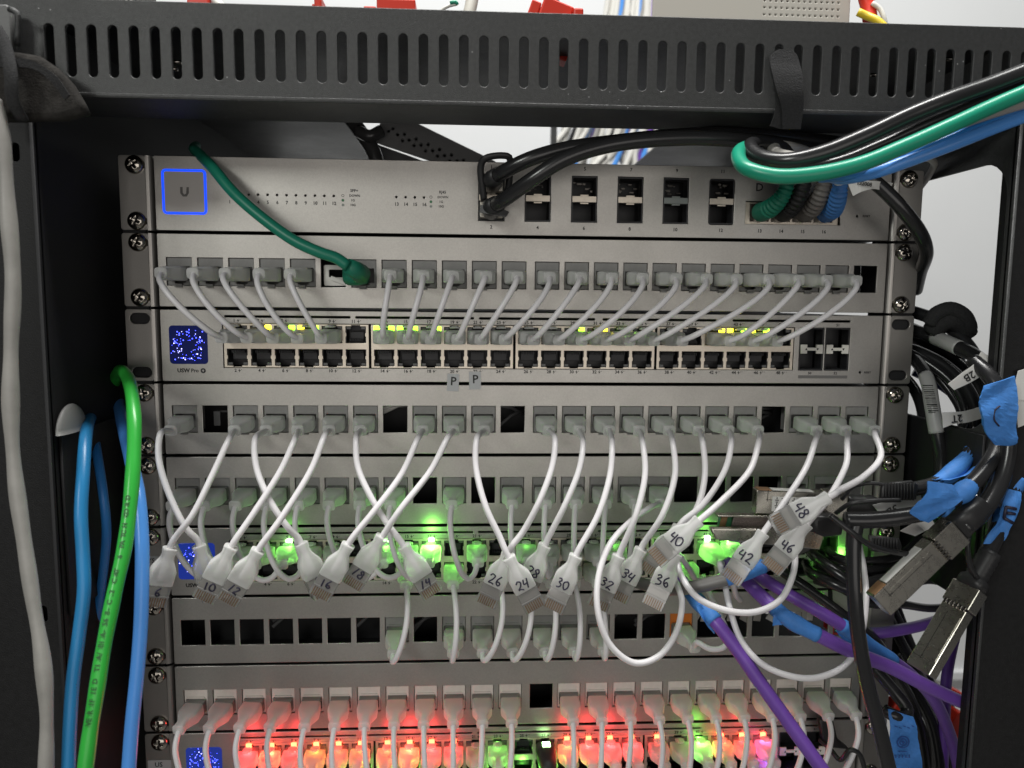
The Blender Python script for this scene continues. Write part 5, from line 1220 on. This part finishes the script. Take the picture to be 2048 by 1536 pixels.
# things standing on top of the rack
TOPZ = 58.6
def onroof(px0, px1, py0, d, thick, m, name, label, cat, bev=1.0, holes=None):
    xa, zt, _ = at(px0, py0, d); xb = at(px1, py0, d)[0]
    o = thing(name, ((xa+xb)/2, TOPZ, d), label, cat)
    return o, xa, xb, zt
o, xa, xb, zt = onroof(1312, 1712, -190, -40, 60, BEIGE, 'alarm_box', 'off white plastic box with a grid of small holes on the rack top', 'box')
sp = at(1712, 10, -40)
hl = []
for r_ in range(7):
    for c in range(14):
        hl.append(rc(xa+(xb-xa)*(0.562+0.029*c), at(1500, 28-r_*14, -40)[1]-0.0, 1.1, 0.9))
put('shell', plate([rr((xa+xb)/2, (zt+TOPZ)/2, xb-xa, zt-TOPZ, 3)] + hl, 3, 0.6, -40), BEIGE, o)
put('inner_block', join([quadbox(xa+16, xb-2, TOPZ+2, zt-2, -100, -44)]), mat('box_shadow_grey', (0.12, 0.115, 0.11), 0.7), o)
def redconn(label, px0, px1, py, d, tilt=0.0):
    xa, zt, _ = at(px0, py, d); xb = at(px1, py, d)[0]; w = xb-xa; h = zt-TOPZ
    o = thing('cable_coupler', ((xa+xb)/2, TOPZ, d), label, 'connector', 'red connectors on the rack top')
    zc = (zt+TOPZ)/2
    Mx = Matrix.Translation(V(((xa+xb)/2, zc, d))) @ Matrix.Rotation(tilt, 4, 'Y')
    put('body', rbox(w*0.62, h, 14, 1.0), RED, o, Mx)
    put('side_block', join([(rbox(w*0.2, h*0.8, 12, 0.8), Matrix.Translation((w*0.42*0.001, 0, -h*0.1*0.001))), (rbox(w*0.2, h*0.85, 12, 0.8), Matrix.Translation((-w*0.42*0.001, 0, -h*0.07*0.001)))]), RED, o, Mx)
    put('opening', rbox(w*0.16, h*0.10, 1.5, 0.2), HOLE, o, Mx @ Matrix.Translation((w*0.42*0.001, -0.0065, h*0.22*0.001)))
redconn('red connector block standing left of centre on the rack top', 732, 856, 4, 0)
redconn('tilted red connector block right of centre on the rack top', 1050, 1150, 6, 5, 0.35)
redconn('low red connector at the left part of the rack top', 368, 440, 2, 0)
redconn('small red connector far left of the centre left red block', 628, 652, 0, 4)
redconn('small low red connector just right of the tilted red block', 1138, 1170, 24, 10)
cable('network_cable', 'pale wire leaning over the left red connector on the rack top', WHITEC, [(415, -20, 0), (430, 0, 4), (448, 20, 10), (465, 50, 14)], 2.4)
cable('network_cable', 'off white strap leaning between the two red connector blocks', BEIGE, [(948, -40, 0), (944, 0, 4), (936, 40, 8), (930, 90, 10)], 3.6)
for mm, lab, pa in ((WHITEC, 'curled white wire end beside the centre left red connector', ((872, 40, 10), (884, 20, 12), (898, 12, 12), (914, 8, 12))), (GREENT, 'tiny green wire tip beside the curled white wire end', ((900, 6, 13), (912, 4, 13), (915, 9, 13))), (mat('brown_wire', (0.15, 0.06, 0.03), 0.5), 'thin brown wire beside the curled white wire end', ((868, 42, 8), (880, 24, 9), (890, 18, 9)))):
    cable('loose_wire', lab, mm, pa, 0.9, cat='wire')
o = thing('terminal_block', at(222, -20, -10), 'dark ribbed block on the rack top near the left', 'block')
xa, zt, _ = at(164, -60, -10); xb = at(282, -60, -10)[0]
put('block_body', join([quadbox(xa, xb, TOPZ, zt, -30, -10)]), BLACK, o)
put('block_ribs', join([quadbox(xa+(xb-xa)*f, xa+(xb-xa)*f+1.2, TOPZ+1, zt, -10, -9) for f in (0.18, 0.24, 0.72, 0.8)]), OLD_GREY, o)
for lab, px, py, m, r in (('red knob on the rack top beside the off white box', 1734, 2, RED, 4.4), ):
    cable('red_coupler', lab, m, [(1722, -40, -30), (1732, 0, -30), (1738, 22, -28), (1740, 40, -26)], r*1.0, cat='knob')
cable('network_cable', 'yellow cord lying beside the off white box on the rack top', YELLOW, [(1716, 24, -20), (1734, 32, -18), (1752, 40, -14), (1775, 60, -10)], 2.4)
cable('network_cable', 'white cord looping down beside the red knob on the rack top', WHITEC, [(1744, 6, -24), (1760, 18, -22), (1768, 36, -20), (1772, 60, -20)], 1.5)
cable('network_cable', 'yellow cord end at the far left of the rack top', YELLOW, [(-20, -20, 40), (6, -2, 40), (16, 10, 40), (24, 30, 38)], 2.4)
# red clutter low behind the right side
for lab, a_, b_, d_ in (('blurred red bottle cap shape behind the lowest purple cable', (1890, 1378), (1922, 1400), -60), ('red plastic part beside the right post near the bottom', (1892, 1420), (1920, 1470), -50), ('red plastic part left of the lower black cables', (1778, 1400), (1800, 1425), -20), ('red strip between the lower black cables', (1866, 1470), (1880, 1515), -30)):
    x0, z0, _ = at(*a_, d_); x1, z1, _ = at(*b_, d_)
    o = thing('red_fitting', ((x0+x1)/2, z1, d_), lab, 'fitting')
    put('body', rbox(abs(x1-x0), abs(z0-z1), 10, 1.5), RED, o, Matrix.Translation(V(((x0+x1)/2, (z0+z1)/2, d_))) @ Matrix.Rotation(0.5, 4, 'Y'))
    put('collar', rbox(abs(x1-x0)*0.7, 3, 11, 0.8), mat('dark_red_plastic', (0.3, 0.015, 0.01), 0.4), o, Matrix.Translation(V(((x0+x1)/2+1, z1, d_))) @ Matrix.Rotation(0.5, 4, 'Y'))
